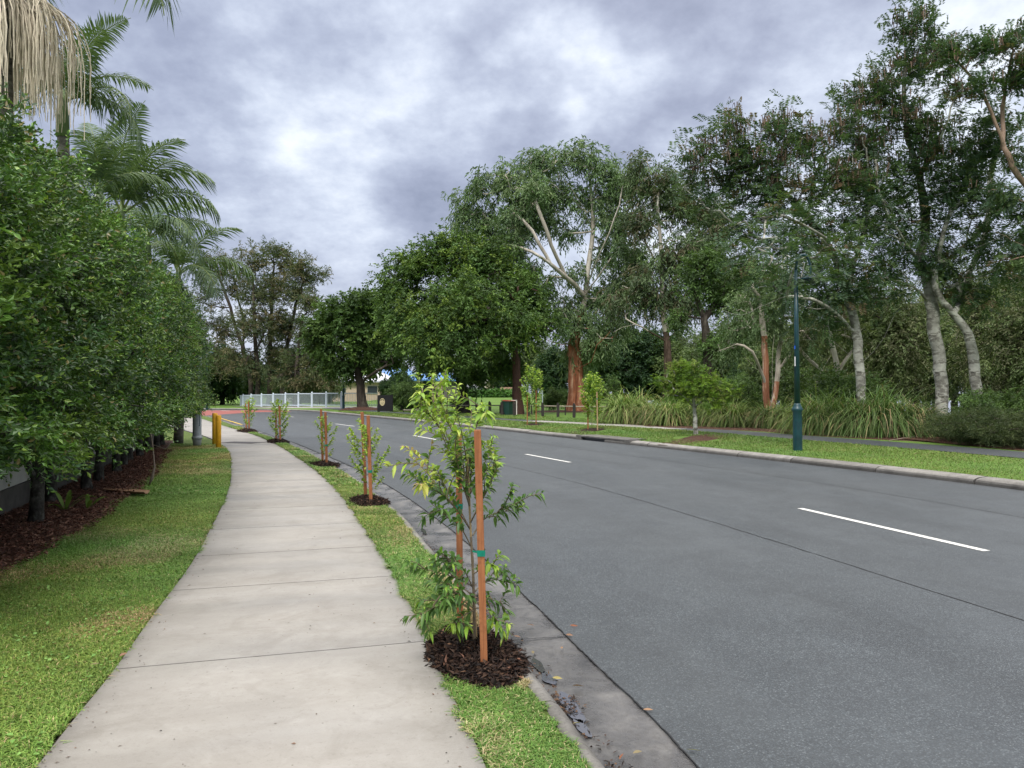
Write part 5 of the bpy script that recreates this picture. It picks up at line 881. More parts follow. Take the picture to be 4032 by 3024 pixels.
# flower strings
r = np.random.default_rng(8); mb = MB(); o0 = top+[0, 0, -.2]
for st_ in range(24):
    az = r.uniform(-2.0, .9); h = np.array([math.cos(az), math.sin(az), 0]); ln = r.uniform(.25, .95); tt = np.linspace(0, 1, 8)[:, None]; B = o0+h*ln*tt+np.array([0, 0, 1.])*(.12*np.sin(tt*2.6)-.28*tt**2); mb.tube(B, np.linspace(.018, .007, 8), 4)
    for k in range(17):
        c = B[int(r.integers(1, 8))]; dl = r.uniform(.7, 1.75); out = nz(h+r.normal(0, .45, 3)*[1, 1, 0])*r.uniform(.05, .34); q = np.linspace(0, 1, 12)[:, None]; P = c+out*np.sin(np.minimum(q*1.6, 1)*pi/2)-np.array([0, 0, 1.])*dl*q**1.25+r.normal(0, .006, (12, 3)); mb.tube(P, np.linspace(.010, .006, 12), 3, cap=False)
mb.build('flower_strings', M['infl'], t, loc=np.array(t.location))
p2 = W(165, 225, 14.); palm('dark palm with ragged fronds behind the flower strings', (p2[0]-.3, 14., .1), (p2[0]-.25, 14., p2[2]-.5), [(.1, .28, 2, 1.0), (-.5, .05, 2, .8), (.8, .1, 0, .9), (-.3, -.35, 1, .9), (.3, -.3, 3, .9), (1.6, 0, 0, .9), (-1.4, -.2, 3, 1.), (2.8, 0, 0, .9), (-2.4, .1, 1, .9), (-.9, -.1, 1, .95)], .85)
p3 = W(262, 455, 18.5); palm('pale grey-green palm arching over the middle of the hedge', (p3[0], 18.5, .1), (p3[0], 18.5, p3[2]-.6), [(-.15, .5, 0, 1.05), (.3, .3, 1, 1.1), (-.5, .1, 0, 1.05), (.1, -.1, 1, 1.1), (.9, .4, 2, .9), (2.2, .5, 2, .9), (3.0, .2, 0, 1.), (-1.3, .1, 1, .9), (-2.4, .2, 0, 1.), (-.3, .62, 2, 1.15)], 1.0)
p5 = W(215, 400, 16.5); palm('palm between the ragged palm and the pale grey-green palm', (p5[0], 16.5, .1), (p5[0], 16.5, p5[2]-.7), [(.2, .55, 2, .9), (-.4, .3, 0, .9), (1.2, .4, 2, .9), (2.4, .6, 2, .9), (-1.5, .4, 0, .85), (3.4, .3, 1, .9), (.7, .1, 1, .9)], .78)
p4 = W(385, 590, 24.); palm('small palm low at the far end of the hedge', (p4[0], 24., .1), (p4[0], 24., p4[2]-.6), [(-.1, .3, 0, 1.1), (.3, -.1, 1, 1.1), (-.5, -.2, 3, 1.), (.9, .4, 2, .9), (2., .2, 0, 1.), (3., .4, 2, .9), (-1.5, .1, 1, 1.), (-2.4, .3, 0, 1.)], 1.)
p6 = W(318, 520, 21.5); palm('palm with long drooping fronds silhouetted against the sky', (p6[0], 21.5, .1), (p6[0], 21.5, p6[2]-.5), [(0., .35, 1, 1.1), (.35, .05, 1, 1.1), (-.4, .2, 3, 1.05), (-.1, -.2, 3, 1.1), (1.2, .4, 2, .9), (2.6, .4, 0, .9), (-1.6, .2, 1, .9), (3.6, .1, 1, .9)], .82)

# ------------------------------------------------------------------ street furniture
def lamp(label, base, h, armdir=-1):
    base = np.array(base, float); t = thing('street_lamp', label, 'street lamp', base, 'dark green street lamps')
    mb = MB(); mb.lathe([(.125, -.05), (.125, .02), (.122, .72), (.12, 1.05), (.14, 1.10), (.15, 1.14), (.135, 1.17), (.09, 1.26), (.085, 1.30)], n=24); mb.build('base_sleeve', M['lampgreen'], t, True)
    mb = MB(); mb.tube([(0, 0, 1.28), (0, 0, h*.6), (0, 0, h-.55)], [.083, .062, .045], 16); a = np.linspace(0, pi*1.15, 14); ar = .2; cx_ = armdir*ar
    mb.tube([(cx_-armdir*ar*math.cos(q), 0, h-.55+.42*math.sin(q)) for q in a], np.linspace(.042, .026, 14), 10); mb.build('pole', M['lampgreen'], t, True)
    e = (cx_-armdir*ar*math.cos(a[-1]), 0, h-.55+.42*math.sin(a[-1])); mb = MB(); mb.lathe([(.03, .10), (.10, .04), (.24, -.03), (.27, -.07), (.24, -.08)], e, 20); mb.build('lamp_shade', M['lampgreen'], t, True); mb = MB(); mb.lathe([(.20, -.075), (.17, -.14), (.05, -.18)], e, 18); mb.build('lens', M['glass'], t, True); return t
g = G(3141, 1775); t = lamp('dark green street lamp on the grass verge right of the road', g, 5.5, 1); t.rotation_euler = (0, radians(-.6), 0)
mb = MB(); mb.box((-.066, -.05, 2.45), (.004, .03, .26), .6); mb.build('sticker', M['stickerw'], t); mb = MB(); mb.box((-.066, -.045, 2.83), (.004, .035, .09), .6); mb.build('sticker', M['stickerb'], t)
g = gp(742, 70.5); lamp('dark street lamp in front of the bridge railing beside the forked tree', g, 6.2); g = gp(447, 74); lamp('faint dark green street lamp at the far end of the hedge', g, 6.2, 1)
for (px, py, h, lab) in ((860, 1763, .94, 'right-hand yellow bollard nearer the camera'), (846, 1750, .96, 'left-hand yellow bollard just behind the other')):
    g = G(px, py); mb = MB(); mb.lathe([(.078, -.1), (.078, h-.012), (.072, h), (.03, h+.006), (.001, h+.006)], (0, 0, 0), 24); o = mb.build('yellow_bollard', M['yellow'], smooth=False); o.location = g; tag(o, lab+' at the footpath edge', 'bollard', 'yellow bollards by the footpath')
    for p in o.data.polygons: p.use_smooth = abs(p.normal.z) < .5
g = G(776, 1756); t = thing('vent_pipe', 'grey steel vent pipe half hidden by the end of the hedge', 'pipe', g); mb = MB(); mb.lathe([(.10, -.05), (.13, .18), (.135, .20)], n=20); mb.build('base', M['greypaint'], t, True); mb = MB(); mb.lathe([(.145, .2), (.155, .24), (.155, .27), (.13, .29), (.125, .33), (.125, 2.7)], n=20); mb.build('pipe', M['greypaint'], t, True)
mb = MB(); mb.tube([(.1, -.1, .62), (.13, -.13, .60), (.13, -.13, .90), (.1, -.1, .92)], .01, 6); mb.build('handle', M['lampgreen'], t)
# timber bollards
def tpost(lab, g, h, w=.15, k=0):
    mb = MB(); s = w/2; z1 = h; z2 = h-.10; o_ = [[-s, -s, -.1], [s, -s, -.1], [s, s, -.1], [-s, s, -.1], [-s, -s, z1-.02], [s, -s, z2], [s, s, z2], [-s, s, z1-.02], [-s*.2, -s, z1+.05], [-s*.2, s, z1+.05]]
    mb.add(o_, [[0, 1, 5, 4], [2, 3, 7, 6], [1, 2, 6, 5], [3, 0, 4, 7], [4, 8, 9, 7], [8, 5, 6, 9]]); mb.ng.append(([4, 5, 8], 0)); mb.ng.append(([7, 9, 6], 0)); o = mb.build('timber_bollard', M['oldpost']); o.location = g; o.rotation_euler = (random.uniform(-.03, .03), random.uniform(-.03, .03), random.uniform(-.3, .3)); tag(o, lab, 'timber bollard', 'weathered timber bollards along the park edge')
posts = [(1631, 1621, 'second timber bollard from the left of the row'), (1581, 1619, 'leftmost timber bollard, nearest the oval-emblem sign'), (1678, 1624, 'third timber bollard from the left of the row'), (1735, 1627, 'timber bollard hidden behind the nearest sapling leaves'), (1800, 1630, 'timber bollard in front of the big shade tree trunk'), (1877, 1633, 'first timber bollard right of the big shade tree trunk'), (1929, 1633, 'timber bollard midway between shade tree and wheelie bin'), (1976, 1637, 'timber bollard just left of the wheelie bin'),
         (2025, 1640, 'timber bollard hidden behind the wheelie bin'), (2080, 1642, 'timber bollard behind the wispy sapling'), (2137, 1643, 'timber bollard under the thin green pole'), (2197, 1646, 'timber bollard left of the red gum'), (2260, 1649, 'timber bollard in front of the red gum'), (2391, 1655, 'timber bollard at the left end of the tussocks'), (3097, 1687, 'timber bollard against the tussocks left of the lamp post'), (3665, 1698, 'dark broken timber post left of the twin cassia trunks')]
for px, py, lab in posts: g = G(px, py); g[2] = float(hgt(g[0], g[1])); tpost(lab, g, .92 if px < 3600 else .85, .17)
# low rail fences behind
def railf(label, pts, h, name='log_rail_fence'):
    t = thing(name, label, 'fence', pts[0]); b0 = np.array(pts[0]); mb = MB(); P = np.array(pts); mb.tube(P-b0+[0, 0, h], .05, 6); mb.build('rail', M['lograil'], t)
    for i in range(len(P)-1):
        n = max(1, int(np.linalg.norm(P[i+1]-P[i])/2.6))
        for k in range(n): c = P[i]+(P[i+1]-P[i])*k/n-b0; mb = MB(); mb.tube([c-[0, 0, .1], c+[0, 0, h]], .045, 6); mb.build('post', M['oldpost'], t)
railf('low pale rail fence behind the bin and bollards', [V(float(W(955, 880, 57)[0]), 57), V(float(W(1080, 880, 58)[0]), 58), V(float(W(1300, 880, 52)[0]), 52), V(float(W(1330, 880, 50)[0]), 50)], .62)
railf('low pale edge rail left of the big shade tree', [V(float(W(872, 880, 61)[0]), 61), V(float(W(960, 880, 59)[0]), 59)], .2, 'edge_rail')
# bin
g = G(2003, 1637); mb = MB(); mb.box((g[0]+.05, g[1]-.1, .135), (2.0, 1.4, .05), .1); struct(mb.build('concrete_pad', M['path'])); g[2] = .16
t = thing('wheelie_bin', 'dark green wheelie bin with red lid standing by the far footway', 'bin', g); mb = MB()
lv = [(.46, .50, .03), (.50, .60, .35), (.56, .72, .90), (.58, .74, .94)]; R_ = []
for w, dpt, z in lv: R_.append([[-w/2, -dpt/2, z], [w/2, -dpt/2, z], [w/2, dpt/2, z], [-w/2, dpt/2, z], [-w/2, -dpt/2, z]])
mb.grid(np.array(R_)[:, ::-1]); mb.ng.append(([0, 1, 2, 3][::-1], 0)); mb.box((0, -.0, .95), (.64, .80, .035)); mb.build('body', M['bingreen'], t)
mb = MB(); mb.add([[-.29, -.38, .968], [.29, -.38, .968], [.29, .38, .975], [-.29, .38, .975], [-.23, -.30, 1.0], [.23, -.30, 1.0], [.24, .33, 1.03], [-.24, .33, 1.03]], [[0, 1, 5, 4], [1, 2, 6, 5], [2, 3, 7, 6], [3, 0, 4, 7], [4, 5, 6, 7]]); mb.build('lid', M['binred'], t)
mb = MB(); mb.tube([(-.28, .42, .98), (-.28, .50, 1.02), (.28, .50, 1.02), (.28, .42, .98)], .015, 6); mb.build('handle', M['bingreen'], t)
for sx in (-.27, .27): mb = MB(); mb.tube([(sx-.03, .24, .10), (sx+.03, .24, .10)], .10, 16); mb.build('wheel', M['tyre'], t)
t.rotation_euler = (0, 0, .75)
g = G(2034, 1637); mb = MB(); mb.box((0, 0, .53), (.06, .06, 1.08)); mb.box((-.16, 0, 1.06), (.38, .06, .05)); o = mb.build('bin_bracket', M['fascia']); o.location = g; tag(o, 'pale metal bin post with a short arm beside the red-lidded bin', 'post')
g = gp(2136/1.8228, 53); mb = MB(); mb.tube([(0, 0, -.1), (0, 0, 1.75)], .035, 8); o = mb.build('marker_pole', M['bar']); o.location = g; tag(o, 'thin grey-green marker pole behind the timber bollards', 'pole')
g = V(float(W(2215/1.8228, 880, 100)[0]), 100); t = thing('information_totem', 'small dark totem sign far across the lawn left of the red gum', 'sign', g); mb = MB(); mb.box((0, 0, .7), (.5, .12, 1.4)); mb.build('slab', M['signdark'], t); mb = MB(); [mb.box((0, -.062, 1.2-.32*i), (.22, .01, .10)) for i in range(4)]; mb.build('emblem', M['fascia'], t)
# sign with the oval emblem
g = gp(1511/1.8228, 61.5); t = thing('park_sign', 'dark timber sign with a cream oval emblem at the end of the railing', 'sign', g); mb = MB(); mb.box((0, 0, .74), (1.0, .16, 1.28)); mb.box((.62, .0, .74), (.22, .26, 1.32)); mb.box((-.40, 0, .25), (.22, .2, .56)); mb.build('board', M['signdark'], t)
a = np.linspace(0, 2*pi, 33)[:-1]; mb = MB(); ox, oz = -.10, .83
def oval(mb, rx, rz, y, th): 
    o = mb.n; mb.v.append(np.stack([ox+rx*np.cos(a), np.full(32, y), oz+rz*np.sin(a)], -1)); mb.c.append(np.ones((32, 3))); mb.n += 32; mb.ng.append((list(range(o, o+32)), 0)); mb.tube([(ox, y, oz), (ox, y+th, oz)], .01, 6)
oval(mb, .205, .30, -.092, .01); mb.build('emblem', M['signcream'], t); mb = MB()
o = mb.n; m_ = a[(a > .35) & (a < pi-.35)]
mb.v.append(np.stack([ox+.165*np.cos(m_), np.full(len(m_), -.097), oz+.25*np.sin(m_)], -1)); mb.c.append(np.ones((len(m_), 3))); mb.n += len(m_); mb.ng.append((list(range(len(m_))), 0)); mb.build('emblem_arch', M['signmark'], t)
mb = MB()
for cx_, cz_, r_ in ((-.03, .12, .05), (.05, .10, .05), (0, .17, .045), (-.07, .07, .035), (.08, .05, .03)): mb.tube([(ox+cx_, -.100, oz+cz_), (ox+cx_, -.096, oz+cz_)], r_, 10)
mb.box((ox+.01, -.099, oz+.03), (.03, .004, .16)); mb.build('emblem_tree', M['signcream'], t)
mb = MB(); tt = np.linspace(-1, 1, 12); [mb.grid(np.stack([np.stack([ox+.15*tt*(1-k*.22), np.full(12, -.0985), oz-.05-k*.07+.02*np.sin(tt*4+k)+.0*tt], -1), np.stack([ox+.15*tt*(1-k*.22), np.full(12, -.0985), oz-.065-k*.07+.02*np.sin(tt*4+k)], -1)], 0)) for k in range(3)]; mb.build('emblem_waves', M['signmark'], t)
# bridge railing
pp = [(945, 92), (958, 88.5), (989, 85.6), (1030, 83.0), (1076, 80.5), (1124, 78.2), (1175, 76.4), (1228, 75), (1284, 73.8), (1344, 73.0), (1413, 72.6), (1490, 73.2)]
PT = np.array([[(px-CX)/F*d, d, CZ-(1601-HZ)/F*d] for px, d in pp]); t = thing('bridge_railing', 'long pale grey metal railing curving across the bridge', 'railing', PT[5]); o0 = PT[5]; Hh = 1.3
for i, p in enumerate(PT[:-1]):
    if i: mb = MB(); c = p-o0; mb.box(c+[0, 0, Hh*.5-.05], (.16, .16, Hh+.1)); mb.lathe([(.06, Hh), (.09, Hh+.05), (.05, Hh+.13), (.01, Hh+.15)], c, 8); mb.build('post', M['fence'], t)
    q = PT[i+1]; L = np.linalg.norm((q-p)[:2]); an = math.atan2(q[1]-p[1], q[0]-p[0]); mid = (p+q)/2-o0; mb = MB(); mb.box(mid+[0, 0, Hh-.03], (L-.1, .07, .09), an); mb.box(mid+[0, 0, .14], (L-.1, .06, .09), an); mb.build('rail', M['fence'], t)
    mb = MB(); n = max(4, int(L/.16))
    for k in range(1, n): c = p+(q-p)*k/n-o0; mb.tube([c+[0, 0, .16], c+[0, 0, Hh-.06]], .024, 4, cap=False)
    mb.build('balusters', M['bar'], t)
mb = MB(); C_ = PT[:, :2]; mb.grid(np.stack([np.concatenate([C_+[-.3, -1.6], PT[:, 2:]*0+.15], 1), np.concatenate([C_+[0, .6], PT[:, 2:]+.0], 1)], 1)); struct(mb.build('bridge_footway', M['path']))

# ------------------------------------------------------------------ houses beyond the park
def prism_roof(mb, x0, x1, y0, y1, z0, h, over=.5, hip=2.5, col=None):
    x0 -= over; x1 += over; y0 -= over; y1 += over; ym = (y0+y1)/2; v = [[x0, y0, z0], [x1, y0, z0], [x1, y1, z0], [x0, y1, z0], [x0+hip, ym, z0+h], [x1-hip, ym, z0+h]]; mb.add(v, [[0, 1, 5, 4], [2, 3, 4, 5]]); mb.add(v, [[1, 2, 5], [3, 0, 4]]); mb.ng.append(([mb.n-12+k for k in (3, 2, 1, 0)], 0))
def house(label, loc, w, dp, hw, roofm, wallm, rh, opens, rz=0., hip=2.5, name='house'):
    t = thing(name, label, 'house', loc); mb = MB(); mb.box((0, dp/2, hw/2-.1), (w, dp, hw+.2)); mb.build('wall', M[wallm], t); mb = MB(); prism_roof(mb, -w/2, w/2, 0, dp, hw+.02, rh, .6, hip); mb.build('roof', M[roofm], t); mb = MB(); mb.box((0, -.62, hw+.0), (w+1.2, .06, .22)); mb.build('fascia', M[roofm], t)
    for nm, x, z, ww, hh, mt in opens:
        mb = MB(); mb.box((x, -.03, z), (ww, .1, hh)); o = mb.build(nm, M[mt], t)
        if nm == 'window': mb = MB(); mb.box((x, -.09, z), (ww*.94, .02, hh*.9)); mb.build('pane', M['glass'], o)
    t.rotation_euler = (0, 0, rz); return t
def hp(px, d, z=None): x = (px-CX)/F*d; return (x, d, float(hgt(x, d)) if z is None else z)
house('cream house with a bright blue metal roof and open dark carport', hp(1712, 108), 6.6, 9, 2.45, 'bluroof', 'cream', 1.15, [('carport_opening', -.8, 1.15, 1.7, 2.3, 'dark'), ('garage_door', 2.2, 1.1, 2.2, 2.2, 'garage'), ('window', -2.6, 1.25, .8, 1.3, 'fascia')], 0, 2.)
house('house with a wide pale metal roof behind the forked tree', hp(1425, 112, .6), 9.5, 9, 2.7, 'paleroof', 'cream', 2.0, [('window', -3, 1.5, 1.5, 1.2, 'fascia'), ('window', 1.5, 1.5, 1.5, 1.2, 'fascia')], .15, 3.5)
house('house with a lighter blue roof between the two shade trees', hp(1545, 118, .8), 6.5, 8, 2.9, 'bluroof', 'cream', 1.9, [('window', 0, 1.5, 1.5, 1.2, 'fascia')], 0, 2.)
house('grey tile-roofed house among the sheoaks behind the railing', hp(1175, 118, .5), 5.5, 8, 1.6, 'grayroof', 'fascia', 1.7, [('window', 0, .9, 1.2, .9, 'dark')], .1, 2.)
house('brown tiled gable house peeping above the blue roof', hp(1700, 132, 1.2), 7, 8, 3.0, 'redroof', 'fascia', 1.6, [('window', 0, 1.5, 1.3, 1.1, 'dark')], 0, 3.)
house('small pale-roofed house far behind the timber paling fence', hp(1930, 165, 1.), 8, 9, 3.0, 'paleroof', 'cream', 1.5, [('window', -2, 1.5, 1.3, 1.1, 'dark')], .1, 3.)
a, b = hp(1970, 114), hp(2026, 114); t = thing('paling_fence', 'pale timber paling fence behind the clipped hedge', 'fence', a); mb = MB(); n = 22; w = (b[0]-a[0]+1.5)/n
for i in range(n): mb.box(((i+.5)*w, 0, .75+.015*(i % 3)), (w*.93, .03, 1.5))
mb.build('palings', M['paling'], t); mb = MB(); mb.box((n*w/2, .05, 1.1), (n*w, .05, .09)); mb.build('rail', M['paling'], t)
def vehicle(label, loc, L, H_, cab, rz=0., name='parked_van'):
    t = thing(name, label, 'vehicle', loc, 'white vehicles parked beyond the park'); mb = MB(); prof = [(-L/2, .35), (-L/2, H_*.95), (-L/2+.2, H_), (L/2-cab, H_), (L/2-cab*.55, H_*.62), (L/2-.05, H_*.52), (L/2, .35)]; k = len(prof)
    A = np.array([[x, -.85, z] for x, z in prof]); B = np.array([[x, .85, z] for x, z in prof]); mb.add(np.concatenate([A, B]), [[i, (i+1) % k, k+(i+1) % k, k+i] for i in range(k)]); mb.ng.append((list(range(k))[::-1], 0)); mb.ng.append((list(range(k, 2*k)), 0)); mb.build('body', M['vanwhite'], t)
    for x0, x1 in ((-L*.38, -L*.12), (-L*.06, L*.16), (L*.2, L*.32)): mb = MB(); mb.box(((x0+x1)/2, -.86, H_*.74), (x1-x0, .03, H_*.26)); mb.build('window', M['glass'], t)
    for x in (-L*.32, L*.32): mb = MB(); mb.tube([(x, -.92, .33), (x, -.7, .33)], .33, 16); w_ = mb.build('wheel', M['tyre'], t); mb = MB(); mb.tube([(x, -.94, .33), (x, -.9, .33)], .18, 12); mb.build('rim', M['vanwhite'], w_)
    t.rotation_euler = (0, 0, rz)
vehicle('white van parked right of the blue-roofed house', hp(1800, 116), 3.6, 2.0, .8); vehicle('white caravan partly behind the big shade tree trunk', hp(1852, 118), 2.8, 1.9, .3, 0, 'caravan'); vehicle('low white car parked beyond the clipped hedge', hp(1925, 121), 3.6, 1.25, 1.3, .1, 'parked_car')
g = hp(1911, 118); mb = MB(); mb.tube([(0, 0, 0), (0, 0, 2.6)], .06, 8); mb.box((0, -.07, 2.45), (.7, .04, .5)); o = mb.build('street_sign', M['fascia']); o.location = g; tag(o, 'small pale sign on a post beyond the clipped hedge', 'sign')
mb = MB(); a_, b_ = W(960, 868, 125.), W(1110, 868, 125.); mb.add([[a_[0], 118, 1.01], [b_[0], 118, 1.01], [b_[0]+6, 134, 1.02], [a_[0], 134, 1.02]], [[0, 1, 2, 3]]); struct(mb.build('far_street', M['path']))

# ------------------------------------------------------------------ fallen sticks by the footway, litter
mb = MB(); a, b = G(3500, 1738), G(3660, 1720); mb.tube([a+[0, 0, .03], (a+b)/2+[0, .1, .05], b+[0, 0, .04], b+[.35, .1, .35]], [.012, .02, .018, .008], 6); tag(mb.build('dead_branch', M['twig'], smooth=True), 'long bare fallen branch on bark by the far footway', 'branch')
mb = MB(); a, b = G(3470, 1700), G(3560, 1722); mb.tube([a+[0, 0, .35], a+[.2, 0, .15], b+[0, 0, .05], b+[.2, .2, .25]], [.006, .012, .012, .006], 6); tag(mb.build('dead_branch', M['twig'], smooth=True), 'thin forked dead stick leaning in front of the drying tussock', 'branch')
r = np.random.default_rng(66); LF = [(2244, 2468), (2104, 2470), (2213, 2553), (2100, 2581), (2175, 2676), (2253, 2708), (2022, 2510), (2532, 2802), (2492, 2976), (2285, 2855), (2440, 3000), (2228, 2505), (2050, 1920), (2050, 2040), (610, 2400), (560, 2440), (470, 2592), (380, 2500), (395, 2620), (2700, 2960)]
red = [(.20, .075, .04), (.18, .10, .06), (.24, .14, .08), (.16, .13, .07), (.26, .22, .08)]
for i, (px, py) in enumerate(LF):
    onroad = px > 1930 and px < 2560; z = .0 if px > 1930 else .135; p = G(px, py, z); mb = MB(); an = r.uniform(0, 6.28); D = np.array([[math.cos(an), math.sin(an), .12]])
    curved_leaves(mb, np.array([p+[0, 0, .012]]), D, r, np.array([r.uniform(.045, .075)]), np.array([r.uniform(.015, .024)]), np.array([red[i % 5]]), .1)
    tag(mb.build('fallen_leaf', M['leaf'], smooth=True), None, None); o = bpy.context.scene.objects[-1] if False else None
lf = [o for o in bpy.data.objects if o.name.startswith('fallen_leaf')]
for i, o in enumerate(lf): 
    px, py = LF[i]; wh = 'in the near gutter' if px > 1930 and px < 2560 else ('on the asphalt edge' if px >= 2560 else 'on the lawn edge left of the footpath'); tag(o, f'small dry reddish fallen leaf lying {wh}', 'fallen leaf', f'fallen leaves {wh}')
n = 4200; y = r.uniform(2.8, 9.5, n); u = r.random(n)**2.5; cl_ = vnoise(y, y*0, 2.3, 14) > .62; cl_ |= r.random(n) < .12; x = fVE(y)+.175+u*.13; x, y = x[cl_], y[cl_]; n = len(x); mb = MB()
leaves(mb, np.stack([x, y, -.012+r.random(n)*.012], -1), r.normal(0, 1, (n, 3))*[1, 1, .2], r.normal(0, .3, (n, 3))+[0, 0, 1], .012+.03*r.random(n), .006+.012*r.random(n), pick([(.03, .02, .015), (.06, .035, .025), (.015, .012, .01), (.12, .07, .04)], n, r)); tag(mb.build('gutter_debris', M['chip']), 'dark bark bits and wet leaf debris along the near gutter', 'debris', kind='stuff')
n = 900; y = 2.6+r.random(n)**1.4*22; w_ = r.random(n); w_ = np.where(r.random(n) < .7, np.where(w_ < .5, w_**2*.35, 1-(1-w_)**2*.35), w_); x = fPL(y)*(1-w_)+fPR(y)*w_; mb = MB()
leaves(mb, np.stack([x, y, np.full(n, .1265)], -1), r.normal(0, 1, (n, 3))*[1, 1, .06], r.normal(0, .12, (n, 3))+[0, 0, 1], .006+.022*r.random(n)**2, .004+.008*r.random(n)**2, pick([(.05, .03, .02), (.09, .055, .035), (.03, .025, .02), (.16, .08, .04)], n, r)); tag(mb.build('path_litter', M['chip']), 'tiny dark bark bits and specks scattered on the footpath', 'litter', kind='stuff')
# ------------------------------------------------------------------ grass
def blades(n, xyz, r, h, w, pal, lean=.5, drypal=None, dryp=None):
    x, y, z = xyz; az = r.random(n)*2*pi; hh = h*r.uniform(.5, 1.3, n); ln = lean*r.uniform(.3, 1.6, n); d = np.stack([np.cos(az), np.sin(az), 0*az], -1); s = np.stack([-np.sin(az), np.cos(az), 0*az], -1); B = np.stack([x, y, z], -1); up = np.array([0, 0, 1.]); w = (w*r.uniform(.6, 1.3, n))[:, None]
    m_ = B+d*(hh*ln*.4)[:, None]+up*(hh*.6)[:, None]; t_ = B+d*(hh*ln*1.2)[:, None]+up*(hh*np.maximum(.95-ln*.35, .2))[:, None]; v = np.stack([B-s*w, B+s*w, m_+s*w*.8, m_-s*w*.8, t_], 1); o = np.arange(n)[:, None]*5
    c = pick(pal, n, r)
    if dryp is not None: k = r.random(n) < dryp; c[k] = pick(drypal, int(k.sum()), r)
    return v, o, c
def grass(name, label, n, xyz, r, h, w, pal, **kw):
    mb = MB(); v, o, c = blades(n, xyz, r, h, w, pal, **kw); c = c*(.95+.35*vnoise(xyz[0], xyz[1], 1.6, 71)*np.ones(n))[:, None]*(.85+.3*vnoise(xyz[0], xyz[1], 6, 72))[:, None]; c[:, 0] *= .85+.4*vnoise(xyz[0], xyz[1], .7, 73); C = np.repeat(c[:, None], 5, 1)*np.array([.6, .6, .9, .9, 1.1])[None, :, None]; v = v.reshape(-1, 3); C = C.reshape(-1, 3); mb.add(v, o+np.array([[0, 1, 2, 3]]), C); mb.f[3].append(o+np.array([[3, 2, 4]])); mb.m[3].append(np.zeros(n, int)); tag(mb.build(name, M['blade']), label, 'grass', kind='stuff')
gp1 = [(.105, .205, .038), (.135, .25, .05), (.085, .16, .032), (.19, .28, .065)]; dry = [(.30, .27, .13), (.22, .20, .085), (.36, .32, .17)]
def sampleL(n, y0, y1, r, pw=1.):
    y = y0+(y1-y0)*r.random(n)**pw; e = fPL(y); g_ = np.interp(y, by, edge); u = r.random(n); x = g_-.1+(e-g_+.065+.05*vnoise(y, y*0, 5, 4)*vnoise(y, y*0, 17, 9)*2)*u; return x, y, u
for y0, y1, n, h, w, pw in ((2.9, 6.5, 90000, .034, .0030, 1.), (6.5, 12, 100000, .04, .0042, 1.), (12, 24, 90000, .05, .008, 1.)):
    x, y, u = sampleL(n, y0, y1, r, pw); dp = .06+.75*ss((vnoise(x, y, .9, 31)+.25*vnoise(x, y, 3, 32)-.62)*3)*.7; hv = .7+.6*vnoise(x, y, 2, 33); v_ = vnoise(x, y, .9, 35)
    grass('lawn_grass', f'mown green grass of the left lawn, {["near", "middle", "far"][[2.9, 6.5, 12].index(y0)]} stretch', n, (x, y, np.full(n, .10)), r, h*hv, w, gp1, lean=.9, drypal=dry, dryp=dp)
n = 3400; x, y, u = sampleL(n, 2.9, 13, r); k = vnoise(x, y, 1.3, 40) > .42; x, y = x[k], y[k]; n = len(x); mb = MB()      # broad-leaved weeds in the lawn
az = r.random(n)*6.28; leaves(mb, np.stack([x, y, .118+r.random(n)*.018], -1), np.stack([np.cos(az), np.sin(az), r.normal(.15, .2, n)], -1), r.normal(0, .25, (n, 3))+[0, 0, 1], .014+.022*r.random(n), .012+.013*r.random(n), pick([(.12, .24, .05), (.16, .29, .07), (.10, .20, .045)], n, r)); tag(mb.build('clover_weeds', M['leaf']), 'broad-leaved weeds and clover scattered through the left lawn', 'weeds', kind='stuff')
mnd = [(G(1866, 2578), .28, .56), (G(1453, 1977), .26, .58), (G(1280, 1832), .28, .66), (G(1095, 1741), .3, .95), (G(975, 1699), .33, 1.1)]
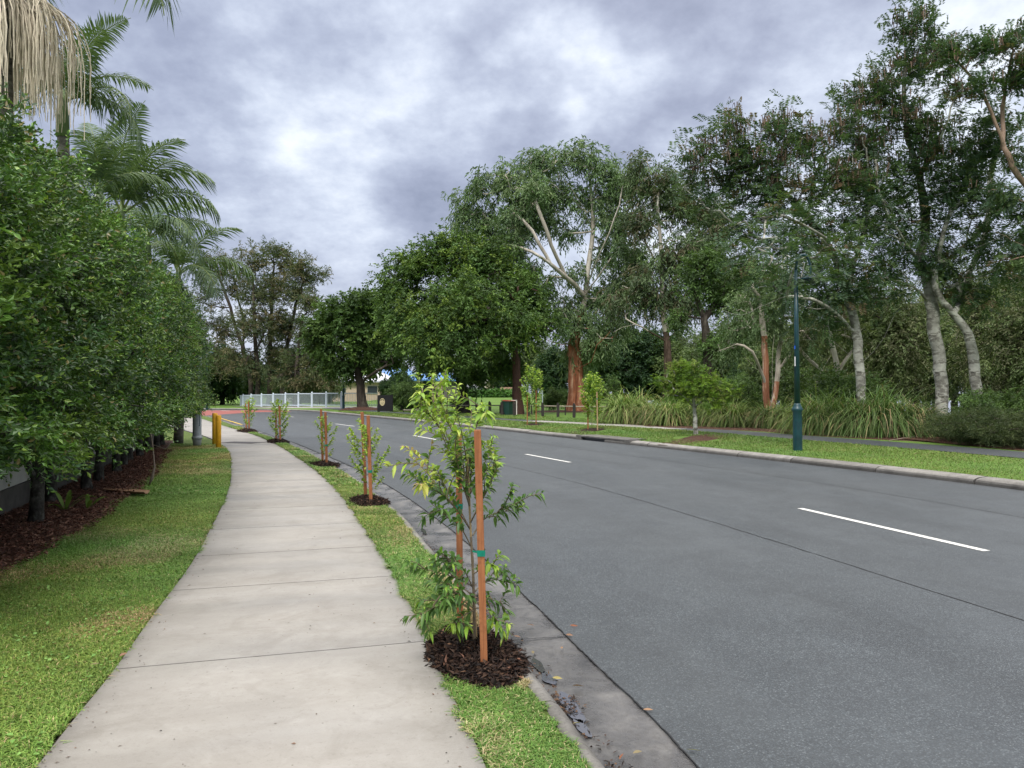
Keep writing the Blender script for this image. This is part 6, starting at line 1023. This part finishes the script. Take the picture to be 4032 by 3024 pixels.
for y0, y1, n, h, w in ((2.8, 6.5, 52000, .034, .003), (6.5, 13, 50000, .045, .0042), (13, 36, 60000, .055, .009)):
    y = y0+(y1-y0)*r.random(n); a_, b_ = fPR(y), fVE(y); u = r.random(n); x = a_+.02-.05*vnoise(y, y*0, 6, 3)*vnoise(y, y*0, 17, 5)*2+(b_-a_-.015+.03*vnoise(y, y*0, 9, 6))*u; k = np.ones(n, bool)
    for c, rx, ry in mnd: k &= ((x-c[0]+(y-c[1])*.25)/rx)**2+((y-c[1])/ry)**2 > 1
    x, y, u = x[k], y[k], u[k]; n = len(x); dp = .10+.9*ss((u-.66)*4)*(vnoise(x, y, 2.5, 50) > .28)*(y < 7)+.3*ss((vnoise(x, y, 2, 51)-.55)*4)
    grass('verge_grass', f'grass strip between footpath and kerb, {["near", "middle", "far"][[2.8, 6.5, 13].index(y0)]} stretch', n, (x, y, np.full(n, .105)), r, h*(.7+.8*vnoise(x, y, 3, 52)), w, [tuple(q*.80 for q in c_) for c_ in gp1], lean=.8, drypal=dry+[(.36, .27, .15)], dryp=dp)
# far verge
n = 170000; s = arc[-1]*0+r.random(n)**1.25; i0 = np.interp(10, FK[:90, 1], arc[:90]) if False else arc[np.argmin(abs(FK[:, 1]-10))]; i1 = arc[np.argmin(abs(FK[:, 1]-62))]; q = i0+(i1-i0)*s; o_ = .36+r.random(n)*9.0; x = np.interp(q, arc, FK[:, 0])+np.interp(q, arc, NK[:, 0])*o_; y = np.interp(q, arc, FK[:, 1])+np.interp(q, arc, NK[:, 1])*o_
j = np.argmin(np.abs(FP[None, ::8, 1]-y[:, None]), 1); fpx = FP[::8, 0][j]; fn = NP[::8][j]; dist = (x-fpx)*fn[:, 0]+(y-FP[::8, 1][j])*fn[:, 1]; k = (np.abs(dist) > .97) & ((dist < 0) | (y > 40)) & (~((y > 34) & (dist > 0) & (x > 5)))
for cx_, cy_, rx, ry in ((G(2740, 1728)[0], G(2740, 1728)[1], .7, 1.6), (G(2330, 1695)[0], G(2330, 1695)[1], .6, 1.4), (G(2090, 1674)[0], G(2090, 1674)[1], .6, 1.4)): k &= ((x-cx_)/rx)**2+((y-cy_)/ry)**2 > 1
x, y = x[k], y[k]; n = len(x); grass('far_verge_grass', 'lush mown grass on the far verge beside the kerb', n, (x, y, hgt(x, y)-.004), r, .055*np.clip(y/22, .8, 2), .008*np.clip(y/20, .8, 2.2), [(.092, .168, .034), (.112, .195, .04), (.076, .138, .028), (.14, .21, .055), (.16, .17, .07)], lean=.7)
